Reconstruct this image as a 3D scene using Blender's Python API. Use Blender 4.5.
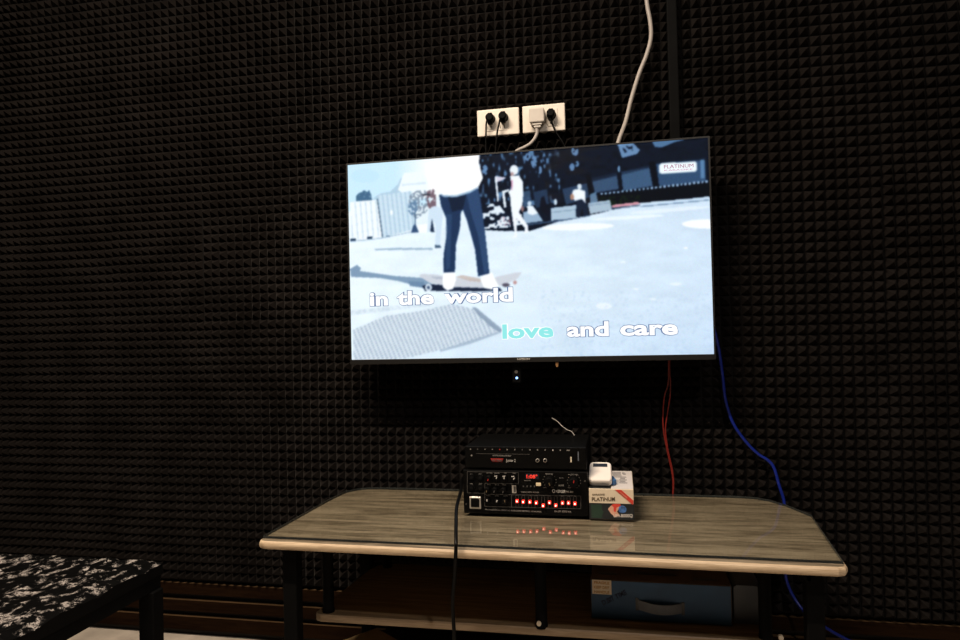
import bpy, bmesh, math, random
import numpy as np
from mathutils import Vector, Matrix

for o in list(bpy.data.objects):
    bpy.data.objects.remove(o, do_unlink=True)
scene = bpy.context.scene
col = scene.collection
random.seed(7)
rng = np.random.default_rng(5)

# ------------------------------------------------------------------ camera, world, lamp, exposure
H = 0.865                       # eye height above the floor; the back wall is the plane y = 0
FPX = 686.41
YAW, PITCH, ROLL = 0.20157, 0.01475, 0.02381
CAM = np.array([0.0, -1.7905, H])

def rotation(a, b, c):
    ca, sa, cb, sb, cc, sc = math.cos(a), math.sin(a), math.cos(b), math.sin(b), math.cos(c), math.sin(c)
    return (np.array([[ca, -sa, 0], [sa, ca, 0], [0, 0, 1]])
            @ np.array([[1, 0, 0], [0, cb, -sb], [0, sb, cb]])
            @ np.array([[cc, 0, sc], [0, 1, 0], [-sc, 0, cc]]))
RM = rotation(YAW, PITCH, ROLL)
cam_data = bpy.data.cameras.new('camera')
cam_data.sensor_width = 36.0
cam_data.lens = FPX * 36.0 / 960.0
cam_data.clip_start = 0.02
cam = bpy.data.objects.new('camera', cam_data)
col.objects.link(cam)
m3 = Matrix(((RM[0, 0], RM[0, 2], -RM[0, 1]), (RM[1, 0], RM[1, 2], -RM[1, 1]), (RM[2, 0], RM[2, 2], -RM[2, 1])))
cam.matrix_world = Matrix.Translation(Vector(CAM)) @ m3.to_4x4()
scene.camera = cam

world = bpy.data.worlds.new('world')
scene.world = world
world.use_nodes = True
world.node_tree.nodes['Background'].inputs[0].default_value = (0.02, 0.018, 0.016, 1)
world.node_tree.nodes['Background'].inputs[1].default_value = 0.05

# a tube lamp lying along the foam wall, and a round lamp farther back
LAMPS = (((-0.80, -1.27, 2.545), 88.0, (1.0, 0.83, 0.66), 1.0), ((0.75, -2.05, 2.56), 26.0, (1.0, 0.90, 0.82), 0))
for loc_, en_, c_, len_ in LAMPS:
    ld = bpy.data.lights.new('ceiling_lamp_light', 'AREA')
    ld.shape = 'DISK'
    ld.size = 0.14
    if len_:
        ld.shape = 'RECTANGLE'; ld.size = len_; ld.size_y = 0.04
    ld.energy = en_
    ld.color = c_
    lo = bpy.data.objects.new('ceiling_lamp_light', ld)
    col.objects.link(lo)
    lo.location = loc_

scene.view_settings.view_transform = 'Standard'
scene.view_settings.look = 'None'
scene.view_settings.gamma = 1.0
scene.view_settings.exposure = 0.0
scene.view_settings.use_curve_mapping = False

# ------------------------------------------------------------------ measuring helpers (photo point -> plane in the room)
def ray(px, py):
    return RM @ np.array([(px - 480) / FPX, 1.0, -(py - 320) / FPX])
def on_y(px, py, y=0.0):
    v = ray(px, py)
    return Vector(CAM + v * ((y - CAM[1]) / v[1]))
def on_z(px, py, z):
    v = ray(px, py)
    return Vector(CAM + v * ((z - CAM[2]) / v[2]))
def project(P):
    v = (P - CAM) @ RM
    return 480 + FPX * v[..., 0] / v[..., 1], 320 - FPX * v[..., 2] / v[..., 1]

# ------------------------------------------------------------------ materials
def new_mat(name):
    m = bpy.data.materials.new(name)
    m.use_nodes = True
    nt = m.node_tree
    return m, nt, nt.nodes['Principled BSDF']

def plain(name, rgb, rough=0.5, metal=0.0, noise=0.0, scale=40.0, spec=0.5, bump=0.0):
    m, nt, b = new_mat(name)
    b.inputs['Roughness'].default_value = rough
    b.inputs['Metallic'].default_value = metal
    b.inputs['Specular IOR Level'].default_value = spec
    b.inputs['Base Color'].default_value = (*rgb, 1)
    tc = nt.nodes.new('ShaderNodeTexCoord')
    n = nt.nodes.new('ShaderNodeTexNoise')
    n.inputs['Scale'].default_value = scale
    n.inputs['Detail'].default_value = 4
    nt.links.new(tc.outputs['Object'], n.inputs['Vector'])
    r = nt.nodes.new('ShaderNodeValToRGB')
    k = noise
    r.color_ramp.elements[0].position = 0.3
    r.color_ramp.elements[1].position = 0.7
    r.color_ramp.elements[0].color = (*[max(0, c * (1 - k)) for c in rgb], 1)
    r.color_ramp.elements[1].color = (*[min(1, c * (1 + k)) for c in rgb], 1)
    nt.links.new(n.outputs['Fac'], r.inputs['Fac'])
    nt.links.new(r.outputs['Color'], b.inputs['Base Color'])
    if bump:
        bp = nt.nodes.new('ShaderNodeBump')
        bp.inputs['Strength'].default_value = bump
        bp.inputs['Distance'].default_value = 0.002
        nt.links.new(n.outputs['Fac'], bp.inputs['Height'])
        nt.links.new(bp.outputs['Normal'], b.inputs['Normal'])
    return m

def glow(name, rgb, strength):
    m, nt, b = new_mat(name)
    b.inputs['Base Color'].default_value = (*[c * .3 for c in rgb], 1)
    b.inputs['Emission Color'].default_value = (*rgb, 1)
    b.inputs['Emission Strength'].default_value = strength
    return m

def wood(name, dark, light, rough=0.45, spec=0.5, scale=1.0):
    m, nt, b = new_mat(name)
    tc = nt.nodes.new('ShaderNodeTexCoord')
    mp = nt.nodes.new('ShaderNodeMapping')
    mp.inputs['Scale'].default_value = (1.6 * scale, 28 * scale, 28 * scale)
    nt.links.new(tc.outputs['Object'], mp.inputs['Vector'])
    n = nt.nodes.new('ShaderNodeTexNoise')
    n.inputs['Scale'].default_value = 1.6
    n.inputs['Detail'].default_value = 8
    n.inputs['Roughness'].default_value = 0.65
    n.inputs['Distortion'].default_value = 0.8
    nt.links.new(mp.outputs['Vector'], n.inputs['Vector'])
    mp2 = nt.nodes.new('ShaderNodeMapping')
    mp2.inputs['Scale'].default_value = (14 * scale, 180 * scale, 180 * scale)
    nt.links.new(tc.outputs['Object'], mp2.inputs['Vector'])
    n2 = nt.nodes.new('ShaderNodeTexNoise')
    n2.inputs['Scale'].default_value = 1.5
    n2.inputs['Detail'].default_value = 4
    nt.links.new(mp2.outputs['Vector'], n2.inputs['Vector'])
    mx = nt.nodes.new('ShaderNodeMix')
    mx.inputs['Factor'].default_value = 0.35
    nt.links.new(n.outputs['Fac'], mx.inputs['A'])
    nt.links.new(n2.outputs['Fac'], mx.inputs['B'])
    r = nt.nodes.new('ShaderNodeValToRGB')
    r.color_ramp.elements[0].position = 0.42
    r.color_ramp.elements[1].position = 0.57
    r.color_ramp.elements[0].color = (*dark, 1)
    r.color_ramp.elements[1].color = (*light, 1)
    nt.links.new(mx.outputs['Result'], r.inputs['Fac'])
    nt.links.new(r.outputs['Color'], b.inputs['Base Color'])
    b.inputs['Roughness'].default_value = rough
    b.inputs['Specular IOR Level'].default_value = spec
    return m

M = {}
M['foam'] = plain('foam_charcoal', (0.0096, 0.0082, 0.0075), 0.95, noise=0.3, scale=9.0, spec=0.0)
_b = M['foam'].node_tree.nodes['Principled BSDF']
_b.inputs['Sheen Weight'].default_value = 0.035
_b.inputs['Sheen Roughness'].default_value = 0.28
_b.inputs['Sheen Tint'].default_value = (1.0, 0.93, 0.88, 1)
M['foam_base'] = plain('foam_backing', (0.006, 0.006, 0.006), 0.95, noise=0.2, spec=0.1)
M['wall_paint'] = plain('dark_paint', (0.02, 0.018, 0.017), 0.9, noise=0.2, scale=3)
M['ceiling'] = plain('ceiling_paint', (0.10, 0.09, 0.08), 0.9, noise=0.1, scale=3)
M['floor'] = plain('beige_floor_tile', (0.40, 0.35, 0.29), 0.5, noise=0.18, scale=14)
M['batten'] = wood('brown_batten_wood', (0.007, 0.003, 0.0013), (0.013, 0.006, 0.0025), 0.8, spec=0.03)
M['batten_lit_top'] = wood('batten_wood_lit_top', (0.04, 0.023, 0.011), (0.07, 0.042, 0.021), 0.8, spec=0.05)  # same wood, lighter: light falling on the batten tops put into the colour
M['oak'] = wood('grey_oak_top', (0.095, 0.070, 0.042), (0.275, 0.22, 0.15), 0.5)
M['oak_edge'] = wood('pale_oak_edge', (0.40, 0.29, 0.18), (0.56, 0.43, 0.285), 0.5, scale=1.5)
M['oak_shelf_shaded'] = wood('shelf_oak_shaded', (0.08, 0.052, 0.028), (0.14, 0.098, 0.055), 0.6, spec=0.05, scale=1.3)  # shelf oak darkened in colour for the shade beneath the tabletop
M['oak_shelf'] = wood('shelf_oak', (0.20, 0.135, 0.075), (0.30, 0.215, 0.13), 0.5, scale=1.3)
M['black_metal'] = plain('black_powder_metal', (0.0022, 0.0022, 0.0022), 0.7, noise=0.2, spec=0.06)
M['black_plastic'] = plain('black_plastic', (0.0018, 0.0018, 0.0018), 0.6, noise=0.2, spec=0.08)
M['black_gloss'] = plain('black_gloss_plastic', (0.0018, 0.0018, 0.0018), 0.4, noise=0.1, spec=0.12)
M['bezel'] = plain('black_bezel', (0.004, 0.0035, 0.003), 0.45, noise=0.1)
M['cream'] = plain('cream_plastic', (0.72, 0.66, 0.58), 0.4, noise=0.04, scale=20)
M['grey_cord'] = plain('pale_grey_cord', (0.33, 0.30, 0.275), 0.5, noise=0.06)
M['grey_plug'] = plain('pale_grey_plug', (0.50, 0.46, 0.41), 0.5, noise=0.06)
M['red_wire'] = plain('red_wire', (0.16, 0.010, 0.006), 0.45, noise=0.1)
M['blue_wire'] = plain('blue_wire', (0.003, 0.014, 0.19), 0.35, noise=0.1)
M['white_print'] = plain('white_print', (0.55, 0.52, 0.48), 0.5, noise=0.05)
M['dim_print'] = plain('dim_print', (0.20, 0.185, 0.165), 0.5, noise=0.05)
M['faint_print'] = plain('faint_print', (0.07, 0.065, 0.06), 0.5, noise=0.05)
M['silver'] = plain('silver_metal', (0.62, 0.58, 0.52), 0.35, 0.6, noise=0.05)
M['red_print'] = plain('red_print', (0.30, 0.012, 0.01), 0.5, noise=0.05)
M['led_core'] = glow('led_core', (1.0, 0.55, 0.45), 4.0)
M['led_red'] = glow('led_red', (1.0, 0.035, 0.02), 1.6)
M['display_red'] = glow('display_red', (1.0, 0.04, 0.02), 0.9)
M['led_blue'] = glow('led_blue', (0.25, 0.5, 1.0), 3.0)
M['amber'] = glow('amber_button', (1.0, 0.72, 0.4), 0.35)
M['box_cream'] = plain('cream_card', (0.66, 0.55, 0.40), 0.5, noise=0.05)
M['box_black'] = plain('black_card', (0.012, 0.014, 0.015), 0.4, noise=0.3)
M['box_green'] = plain('dark_green_card', (0.012, 0.035, 0.02), 0.5, noise=0.1)
M['box_red'] = plain('red_ribbon_print', (0.60, 0.05, 0.03), 0.5, noise=0.1)
M['box_skin'] = plain('peach_print', (0.62, 0.33, 0.22), 0.5, noise=0.15, scale=200)
M['box_globe'] = plain('blue_globe_print', (0.05, 0.13, 0.33), 0.5, noise=0.7, scale=150)
M['gold_print'] = plain('gold_print', (0.13, 0.09, 0.045), 0.5, noise=0.2, scale=200)
M['paper'] = plain('white_paper', (0.60, 0.56, 0.54), 0.6, noise=0.03)
M['paper_grey'] = plain('grey_print', (0.20, 0.19, 0.19), 0.6, noise=0.6, scale=250)
M['device_white'] = plain('white_plastic', (0.74, 0.68, 0.62), 0.35, noise=0.02)
M['device_dark'] = plain('dark_window', (0.003, 0.006, 0.014), 0.4, noise=0.1)
M['packet_blue'] = plain('blue_packet', (0.05, 0.16, 0.38), 0.5, noise=0.3)
M['carton_blue'] = plain('blue_carton', (0.012, 0.055, 0.13), 0.6, noise=0.15, scale=25)
M['carton_brown'] = plain('brown_carton', (0.05, 0.025, 0.012), 0.7, noise=0.15, scale=25)
M['carton_tan'] = plain('tan_carton', (0.58, 0.41, 0.21), 0.7, noise=0.1, scale=25)
M['handle_grey'] = plain('grey_handle', (0.09, 0.10, 0.12), 0.5, noise=0.15)
M['label_cream'] = plain('cream_label', (0.58, 0.50, 0.38), 0.6, noise=0.05)
M['label_ochre'] = plain('ochre_text', (0.38, 0.20, 0.05), 0.6, noise=0.3, scale=200)
M['marker'] = plain('dark_marker', (0.008, 0.015, 0.05), 0.6, noise=0.1)
M['case_grey'] = plain('grey_case', (0.05, 0.06, 0.075), 0.5, noise=0.25, scale=12)
M['lamp_body'] = plain('white_lamp_body', (0.7, 0.7, 0.68), 0.5, noise=0.02)
M['lamp_glow'] = glow('lamp_diffuser', (1.0, 0.82, 0.62), 3.0)
M['brown_tab'] = plain('brown_tab', (0.22, 0.11, 0.04), 0.5, noise=0.1)
M['ring_grey'] = plain('grey_ring', (0.12, 0.11, 0.10), 0.4, 0.5)

# glass sheet: clear, with mirror reflections that grow at grazing angles
mg, nt, b = new_mat('clear_glass_sheet')
nt.nodes.remove(b)
tr = nt.nodes.new('ShaderNodeBsdfTransparent'); tr.inputs[0].default_value = (0.965, 0.975, 0.965, 1)
gl = nt.nodes.new('ShaderNodeBsdfGlossy'); gl.inputs['Roughness'].default_value = 0.015
fr = nt.nodes.new('ShaderNodeFresnel'); fr.inputs['IOR'].default_value = 1.5
mx = nt.nodes.new('ShaderNodeMixShader')
geo = nt.nodes.new('ShaderNodeNewGeometry')
fm = nt.nodes.new('ShaderNodeMath'); fm.operation = 'MULTIPLY'
fi = nt.nodes.new('ShaderNodeMath'); fi.operation = 'SUBTRACT'; fi.inputs[0].default_value = 1.0
nt.links.new(geo.outputs['Backfacing'], fi.inputs[1])
nt.links.new(fr.outputs[0], fm.inputs[0]); nt.links.new(fi.outputs[0], fm.inputs[1])
nt.links.new(fm.outputs[0], mx.inputs[0]); nt.links.new(tr.outputs[0], mx.inputs[1]); nt.links.new(gl.outputs[0], mx.inputs[2])
nt.links.new(mx.outputs[0], nt.nodes['Material Output'].inputs['Surface'])
M['glass'] = mg
M['glass_edge'] = plain('dark_glass_edge', (0.03, 0.035, 0.035), 0.2, noise=0.1)

# black and white marbled covering
mm, nt, b = new_mat('black_white_marbled_cover')
tc = nt.nodes.new('ShaderNodeTexCoord')
mp = nt.nodes.new('ShaderNodeMapping'); mp.inputs['Scale'].default_value = (1.0, 0.75, 1.0); mp.inputs['Rotation'].default_value = (0, 0, 0.5)
nt.links.new(tc.outputs['Object'], mp.inputs['Vector'])
n1 = nt.nodes.new('ShaderNodeTexNoise'); n1.inputs['Scale'].default_value = 75; n1.inputs['Detail'].default_value = 6
n1.inputs['Roughness'].default_value = 0.68; n1.inputs['Distortion'].default_value = 2.2
nt.links.new(mp.outputs['Vector'], n1.inputs['Vector'])
ab = nt.nodes.new('ShaderNodeMath'); ab.operation = 'SUBTRACT'; ab.inputs[1].default_value = 0.5
nt.links.new(n1.outputs['Fac'], ab.inputs[0])
ab2 = nt.nodes.new('ShaderNodeMath'); ab2.operation = 'ABSOLUTE'; nt.links.new(ab.outputs[0], ab2.inputs[0])
n3 = nt.nodes.new('ShaderNodeTexNoise'); n3.inputs['Scale'].default_value = 60; n3.inputs['Detail'].default_value = 3
nt.links.new(mp.outputs['Vector'], n3.inputs['Vector'])
thr = nt.nodes.new('ShaderNodeMath'); thr.operation = 'MULTIPLY_ADD'; thr.inputs[1].default_value = -0.40; thr.inputs[2].default_value = 0.222
nt.links.new(n3.outputs['Fac'], thr.inputs[0])
sb = nt.nodes.new('ShaderNodeMath'); sb.operation = 'ADD'
nt.links.new(ab2.outputs[0], sb.inputs[0]); nt.links.new(thr.outputs[0], sb.inputs[1])
rp = nt.nodes.new('ShaderNodeValToRGB')
rp.color_ramp.elements[0].position = 0.0; rp.color_ramp.elements[0].color = (0.30, 0.27, 0.25, 1)
rp.color_ramp.elements[1].position = 0.022; rp.color_ramp.elements[1].color = (0.0018, 0.0018, 0.0018, 1)
nt.links.new(sb.outputs[0], rp.inputs['Fac']); nt.links.new(rp.outputs['Color'], b.inputs['Base Color'])
b.inputs['Roughness'].default_value = 0.6; b.inputs['Specular IOR Level'].default_value = 0.03
M['marble'] = mm

# ------------------------------------------------------------------ mesh helpers
def link_bm(name, bm, mat, parent=None, smooth=False):
    me = bpy.data.meshes.new(name)
    bmesh.ops.recalc_face_normals(bm, faces=bm.faces)
    bm.to_mesh(me); bm.free()
    for mt in (mat if isinstance(mat, (list, tuple)) else [mat]):
        me.materials.append(mt)
    if smooth:
        for p in me.polygons: p.use_smooth = True
    o = bpy.data.objects.new(name, me)
    col.objects.link(o)
    if parent is not None:
        o.parent = parent
        o.matrix_parent_inverse = parent.matrix_world.inverted()
    return o

def empty(name, loc, rot=(0, 0, 0)):
    o = bpy.data.objects.new(name, None)
    o.empty_display_size = 0.05
    col.objects.link(o)
    o.location = loc; o.rotation_euler = rot
    o.matrix_world = Matrix.LocRotScale(Vector(loc), __import__('mathutils').Euler(rot), None)
    return o

def tag(o, label=None, cat=None, group=None, kind=None):
    if label: o['label'] = label
    if cat: o['category'] = cat
    if group: o['group'] = group
    if kind: o['kind'] = kind
    return o

def box_bm(bm, x0, x1, y0, y1, z0, z1, bev=0.0, seg=2):
    vs = [bm.verts.new(p) for p in ((x0, y0, z0), (x1, y0, z0), (x1, y1, z0), (x0, y1, z0), (x0, y0, z1), (x1, y0, z1), (x1, y1, z1), (x0, y1, z1))]
    fs = [bm.faces.new([vs[i] for i in f]) for f in ((0, 3, 2, 1), (4, 5, 6, 7), (0, 1, 5, 4), (1, 2, 6, 5), (2, 3, 7, 6), (3, 0, 4, 7))]
    if bev > 0:
        es = {e for f in fs for e in f.edges}
        bmesh.ops.bevel(bm, geom=list(es), offset=bev, segments=seg, affect='EDGES', profile=0.5)

def box(name, x0, x1, y0, y1, z0, z1, mat, parent=None, bev=0.0, seg=2):
    bm = bmesh.new()
    box_bm(bm, min(x0, x1), max(x0, x1), min(y0, y1), max(y0, y1), min(z0, z1), max(z0, z1), bev, seg)
    return link_bm(name, bm, mat, parent)

def prism(name, poly, z0, z1, mat, parent=None, bev=0.0, seg=3):
    bm = bmesh.new()
    lo_ = [bm.verts.new((x, y, z0)) for x, y in poly]
    hi_ = [bm.verts.new((x, y, z1)) for x, y in poly]
    n = len(poly)
    bm.faces.new(lo_[::-1]); bm.faces.new(hi_)
    for i in range(n):
        bm.faces.new((lo_[i], lo_[(i + 1) % n], hi_[(i + 1) % n], hi_[i]))
    bmesh.ops.recalc_face_normals(bm, faces=bm.faces)
    if bev:
        es = [e for e in bm.edges if abs(e.verts[0].co.z - e.verts[1].co.z) < 1e-6]
        bmesh.ops.bevel(bm, geom=es, offset=bev, segments=seg, affect='EDGES', profile=0.5)
    return link_bm(name, bm, mat, parent)

def prism_y(name, poly, y0, y1, mat, parent=None):
    """polygon in the x-z plane given thickness along y"""
    bm = bmesh.new()
    a = [bm.verts.new((x, y0, z)) for x, z in poly]
    c = [bm.verts.new((x, y1, z)) for x, z in poly]
    n = len(poly)
    bm.faces.new(a); bm.faces.new(c[::-1])
    for i in range(n):
        bm.faces.new((a[i], c[i], c[(i + 1) % n], a[(i + 1) % n]))
    return link_bm(name, bm, mat, parent)

def cyl_bm(bm, p0, p1, r0, r1=None, seg=24, bev=0.0):
    p0, p1 = Vector(p0), Vector(p1)
    if r1 is None: r1 = r0
    d = (p1 - p0).normalized()
    u = d.orthogonal().normalized(); v = d.cross(u)
    prof = [(0, r0), (1, r1)]
    L = (p1 - p0).length
    if bev: prof = [(0, r0), (1 - bev / L, r1), (1, r1 - bev)]
    rings = []
    for t, r in prof:
        c = p0 + (p1 - p0) * t
        rings.append([bm.verts.new(c + (u * math.cos(2 * math.pi * k / seg) + v * math.sin(2 * math.pi * k / seg)) * r) for k in range(seg)])
    for a, b_ in zip(rings, rings[1:]):
        for k in range(seg):
            bm.faces.new((a[k], a[(k + 1) % seg], b_[(k + 1) % seg], b_[k]))
    bm.faces.new(rings[0][::-1]); bm.faces.new(rings[-1])

def cyl(name, p0, p1, r, mat, parent=None, r1=None, seg=24, bev=0.0):
    bm = bmesh.new(); cyl_bm(bm, p0, p1, r, r1, seg, bev)
    return link_bm(name, bm, mat, parent)

def spline(pts, n=10):
    P = [Vector(p) for p in pts]
    P = [P[0] * 2 - P[1]] + P + [P[-1] * 2 - P[-2]]
    out = []
    for i in range(1, len(P) - 2):
        for k in range(n):
            t = k / n
            a, b_, c, d = P[i - 1], P[i], P[i + 1], P[i + 2]
            out.append(0.5 * ((2 * b_) + (c - a) * t + (2 * a - 5 * b_ + 4 * c - d) * t * t + (-a + 3 * b_ - 3 * c + d) * t ** 3))
    out.append(P[-2])
    return out

def tube_bm(bm, pts, r, seg=10, n=10, twist=None):
    C = spline(pts, n)
    u = None; rings = []
    for i, c in enumerate(C):
        d = (C[min(i + 1, len(C) - 1)] - C[max(i - 1, 0)]).normalized()
        if u is None: u = d.orthogonal().normalized()
        u = (u - d * u.dot(d)).normalized(); v = d.cross(u)
        rings.append([bm.verts.new(c + (u * math.cos(2 * math.pi * k / seg) + v * math.sin(2 * math.pi * k / seg)) * r) for k in range(seg)])
    for a, b_ in zip(rings, rings[1:]):
        for k in range(seg):
            bm.faces.new((a[k], a[(k + 1) % seg], b_[(k + 1) % seg], b_[k]))
    bm.faces.new(rings[0][::-1]); bm.faces.new(rings[-1])

def tube(name, pts, r, mat, parent=None, seg=10, n=10):
    bm = bmesh.new(); tube_bm(bm, pts, r, seg, n)
    return link_bm(name, bm, mat, parent, smooth=True)

def text_mesh(name, s, mat, parent, origin, right, up, width=None, height=0.01, extrude=0.0002, offset=0.0, italic=False):
    """string as flat raised letters: origin = left end of the baseline, height = full line height of capitals"""
    cu = bpy.data.curves.new(name, 'FONT')
    cu.body = s; cu.size = 1.0; cu.extrude = 0.0; cu.offset = offset
    cu.resolution_u = 3
    if italic: cu.shear = 0.3
    tmp = bpy.data.objects.new('tmp', cu); col.objects.link(tmp)
    bpy.context.view_layer.update()
    dg = bpy.context.evaluated_depsgraph_get()
    me = bpy.data.meshes.new_from_object(tmp.evaluated_get(dg))
    bpy.data.objects.remove(tmp, do_unlink=True)
    me.name = name
    n = len(me.vertices)
    co = np.empty(n * 3); me.vertices.foreach_get('co', co); co = co.reshape(-1, 3)
    x0, x1 = co[:, 0].min(), co[:, 0].max()
    sy = height / 0.70
    sx = (width / (x1 - x0)) if width else sy
    R, U = Vector(right).normalized(), Vector(up).normalized()
    Nn = R.cross(U)
    O = Vector(origin)
    bm = bmesh.new(); bm.from_mesh(me)
    for v in bm.verts:
        a, c = (v.co.x - x0) * sx, v.co.y * sy
        v.co = O + R * a + U * c
    ret = bmesh.ops.extrude_face_region(bm, geom=list(bm.faces))
    for g in ret['geom']:
        if isinstance(g, bmesh.types.BMVert): g.co += Nn * extrude
    bpy.data.meshes.remove(me)
    return link_bm(name, bm, mat, parent)

def rrect(cx, cz, w, h, r, n=5):
    out = []
    for sx, sz, a0 in ((1, 1, 0), (-1, 1, 90), (-1, -1, 180), (1, -1, 270)):
        for k in range(n + 1):
            a = math.radians(a0 + 90 * k / n)
            out.append((cx + sx * (w / 2 - r) + r * math.cos(a), cz + sz * (h / 2 - r) + r * math.sin(a)))
    return out

# ------------------------------------------------------------------ the room
XL, XR, YF, ZC = -2.62, 1.62, -3.3, 2.6
FOAM_BOTTOM = H - 0.703
def foam(name, origin, right, up, normal, cols, rows, pitch=0.025, depth=0.021, panel=12, off=(4, 1)):
    origin, right, up, normal = [np.array(v, float) for v in (origin, right, up, normal)]
    V, F = [], []
    jit = {}
    for j in range(rows):
        for i in range(cols):
            key = ((i + off[0]) // panel, (j + off[1] + 5 * (((i + off[0]) // panel) % 2)) // panel)
            if key not in jit:
                jit[key] = (rng.normal(0, .0007), rng.normal(0, .0009), rng.normal(0, .0008))
            jx, jz, jd = jit[key]
            a = origin + right * (i * pitch + jx) + up * (j * pitch + jz)
            e = pitch - 0.0012
            k = len(V)
            dd = depth + jd + rng.normal(0, .0005)
            V += [a, a + right * e, a + right * e + up * e, a + up * e,
                  a + right * (e / 2 + rng.normal(0, .0004)) + up * (e / 2 + rng.normal(0, .0004)) + normal * dd]
            F += [(k, k + 1, k + 4), (k + 1, k + 2, k + 4), (k + 2, k + 3, k + 4), (k + 3, k, k + 4)]
    k = len(V)
    b0 = origin - up * 0.0 + normal * 0.0006 * 0
    W, Hh = cols * pitch, rows * pitch
    back = -normal * 0.012
    V += [b0, b0 + right * W, b0 + right * W + up * Hh, b0 + up * Hh, b0 + back, b0 + right * W + back, b0 + right * W + up * Hh + back, b0 + up * Hh + back]
    nF = len(F)
    F += [(k, k + 1, k + 2, k + 3), (k + 4, k + 7, k + 6, k + 5), (k, k + 4, k + 5, k + 1), (k + 3, k + 2, k + 6, k + 7), (k, k + 3, k + 7, k + 4), (k + 1, k + 5, k + 6, k + 2)]
    me = bpy.data.meshes.new(name)
    me.from_pydata([tuple(v) for v in V], [], F)
    me.materials.append(M['foam']); me.materials.append(M['foam_base'])
    for p in me.polygons[nF:]: p.material_index = 1
    o = bpy.data.objects.new(name, me); col.objects.link(o)
    o['kind'] = 'structure'
    return o
rows = int((ZC - FOAM_BOTTOM) / 0.025)
# the pyramid grid: apex columns at x = (i - 74.74) * 0.025
x_first = (-28 - 74.74) * 0.025 - 0.0125
cols_b = int((XR - x_first) / 0.025)
foam('wall_back', (x_first, 0, FOAM_BOTTOM), (1, 0, 0), (0, 0, 1), (0, -1, 0), cols_b, rows)
foam('wall_left', (x_first, -3.3, FOAM_BOTTOM), (0, 1, 0), (0, 0, 1), (1, 0, 0), 132, rows)
foam('wall_right', (XR, 0, FOAM_BOTTOM), (0, -1, 0), (0, 0, 1), (-1, 0, 0), 132, rows)
XL = x_first
tag(box('wall_backing_panel', XL - .06, XR + .06, 0.012, 0.08, 0, ZC, M['wall_paint']), kind='structure').name = 'wall_base_back'
tag(box('wall_base_left', XL - .06, XL - .012, YF, 0.012, 0, ZC, M['wall_paint']), kind='structure')
tag(box('wall_base_right', XR + .012, XR + .06, YF, 0.012, 0, ZC, M['wall_paint']), kind='structure')
tag(box('wall_front', XL - .06, XR + .06, YF - .06, YF, 0, ZC, M['wall_paint']), kind='structure')
tag(box('floor', XL - .06, XR + .06, YF - .06, .08, -.06, 0, M['floor']), kind='structure')
tag(box('ceiling', XL - .06, XR + .06, YF - .06, .08, ZC, ZC + .06, M['ceiling']), kind='structure')
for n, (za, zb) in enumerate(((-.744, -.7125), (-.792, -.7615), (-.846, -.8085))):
    tag(box('trim_%d' % (n + 1), XL + .002, XR - .002, -0.006, 0.012, H + za, H + zb, [M['batten'], M['batten_lit_top']]), kind='structure')
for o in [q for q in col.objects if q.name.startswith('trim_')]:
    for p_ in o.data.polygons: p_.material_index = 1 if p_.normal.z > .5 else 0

# black cable duct running up the foam
duct = box('cable_duct', .133, .158, -.034, -.0, H + .40, ZC - .002, M['black_metal'], bev=.003)
tag(duct, 'black vertical cable duct running up the foam wall above the television', 'cable duct')

# ------------------------------------------------------------------ television
SX0, SX1, SZ0, SZ1, SY = -.6815, .211, H - .0685, H + .4355, -.120
tv = empty('television', ((SX0 + SX1) / 2, -.09, SZ0 - .012))
tag(tv, 'wall mounted flat television with bright blue picture and song words', 'television')
# casing: a shallow tray whose rim stands round the screen
bm = bmesh.new()
bz = .004
box_bm(bm, SX0 - bz, SX0, SY - .002, SY + .02, SZ0 - .012, SZ1 + bz)
box_bm(bm, SX1, SX1 + bz, SY - .002, SY + .02, SZ0 - .012, SZ1 + bz)
box_bm(bm, SX0, SX1, SY - .002, SY + .02, SZ1, SZ1 + bz)
link_bm('bezel', bm, M['bezel'], tv)
chin = box('bottom_bezel', SX0, SX1, SY - .003, SY + .02, SZ0 - .013, SZ0, M['bezel'], tv, bev=.001, seg=1)
text_mesh('brand_lettering', 'NVISION', M['white_print'], chin, on_y(517.5, 360.2, SY - .003), (1, 0, 0), (0, 0, 1), width=.030, height=.0048, extrude=.0004, offset=.01)
bm = bmesh.new()
box_bm(bm, SX0 - .004, SX1 + .004, SY + .0195, SY + .032, SZ0 - .011, SZ1 + .004, .003)
box_bm(bm, SX0 + .12, SX1 - .12, SY + .032, SY + .062, SZ0 - .0, SZ1 - .16, .012)
link_bm('back_cover', bm, M['black_plastic'], tv)
bm = bmesh.new()
box_bm(bm, -.38, -.09, SY + .062, -.012, H + .08, H + .20)
box_bm(bm, -.36, -.33, SY + .06, -.03, H + .04, H + .26)
box_bm(bm, -.14, -.11, SY + .06, -.03, H + .04, H + .26)
link_bm('wall_bracket', bm, M['black_metal'], tv)

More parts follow.
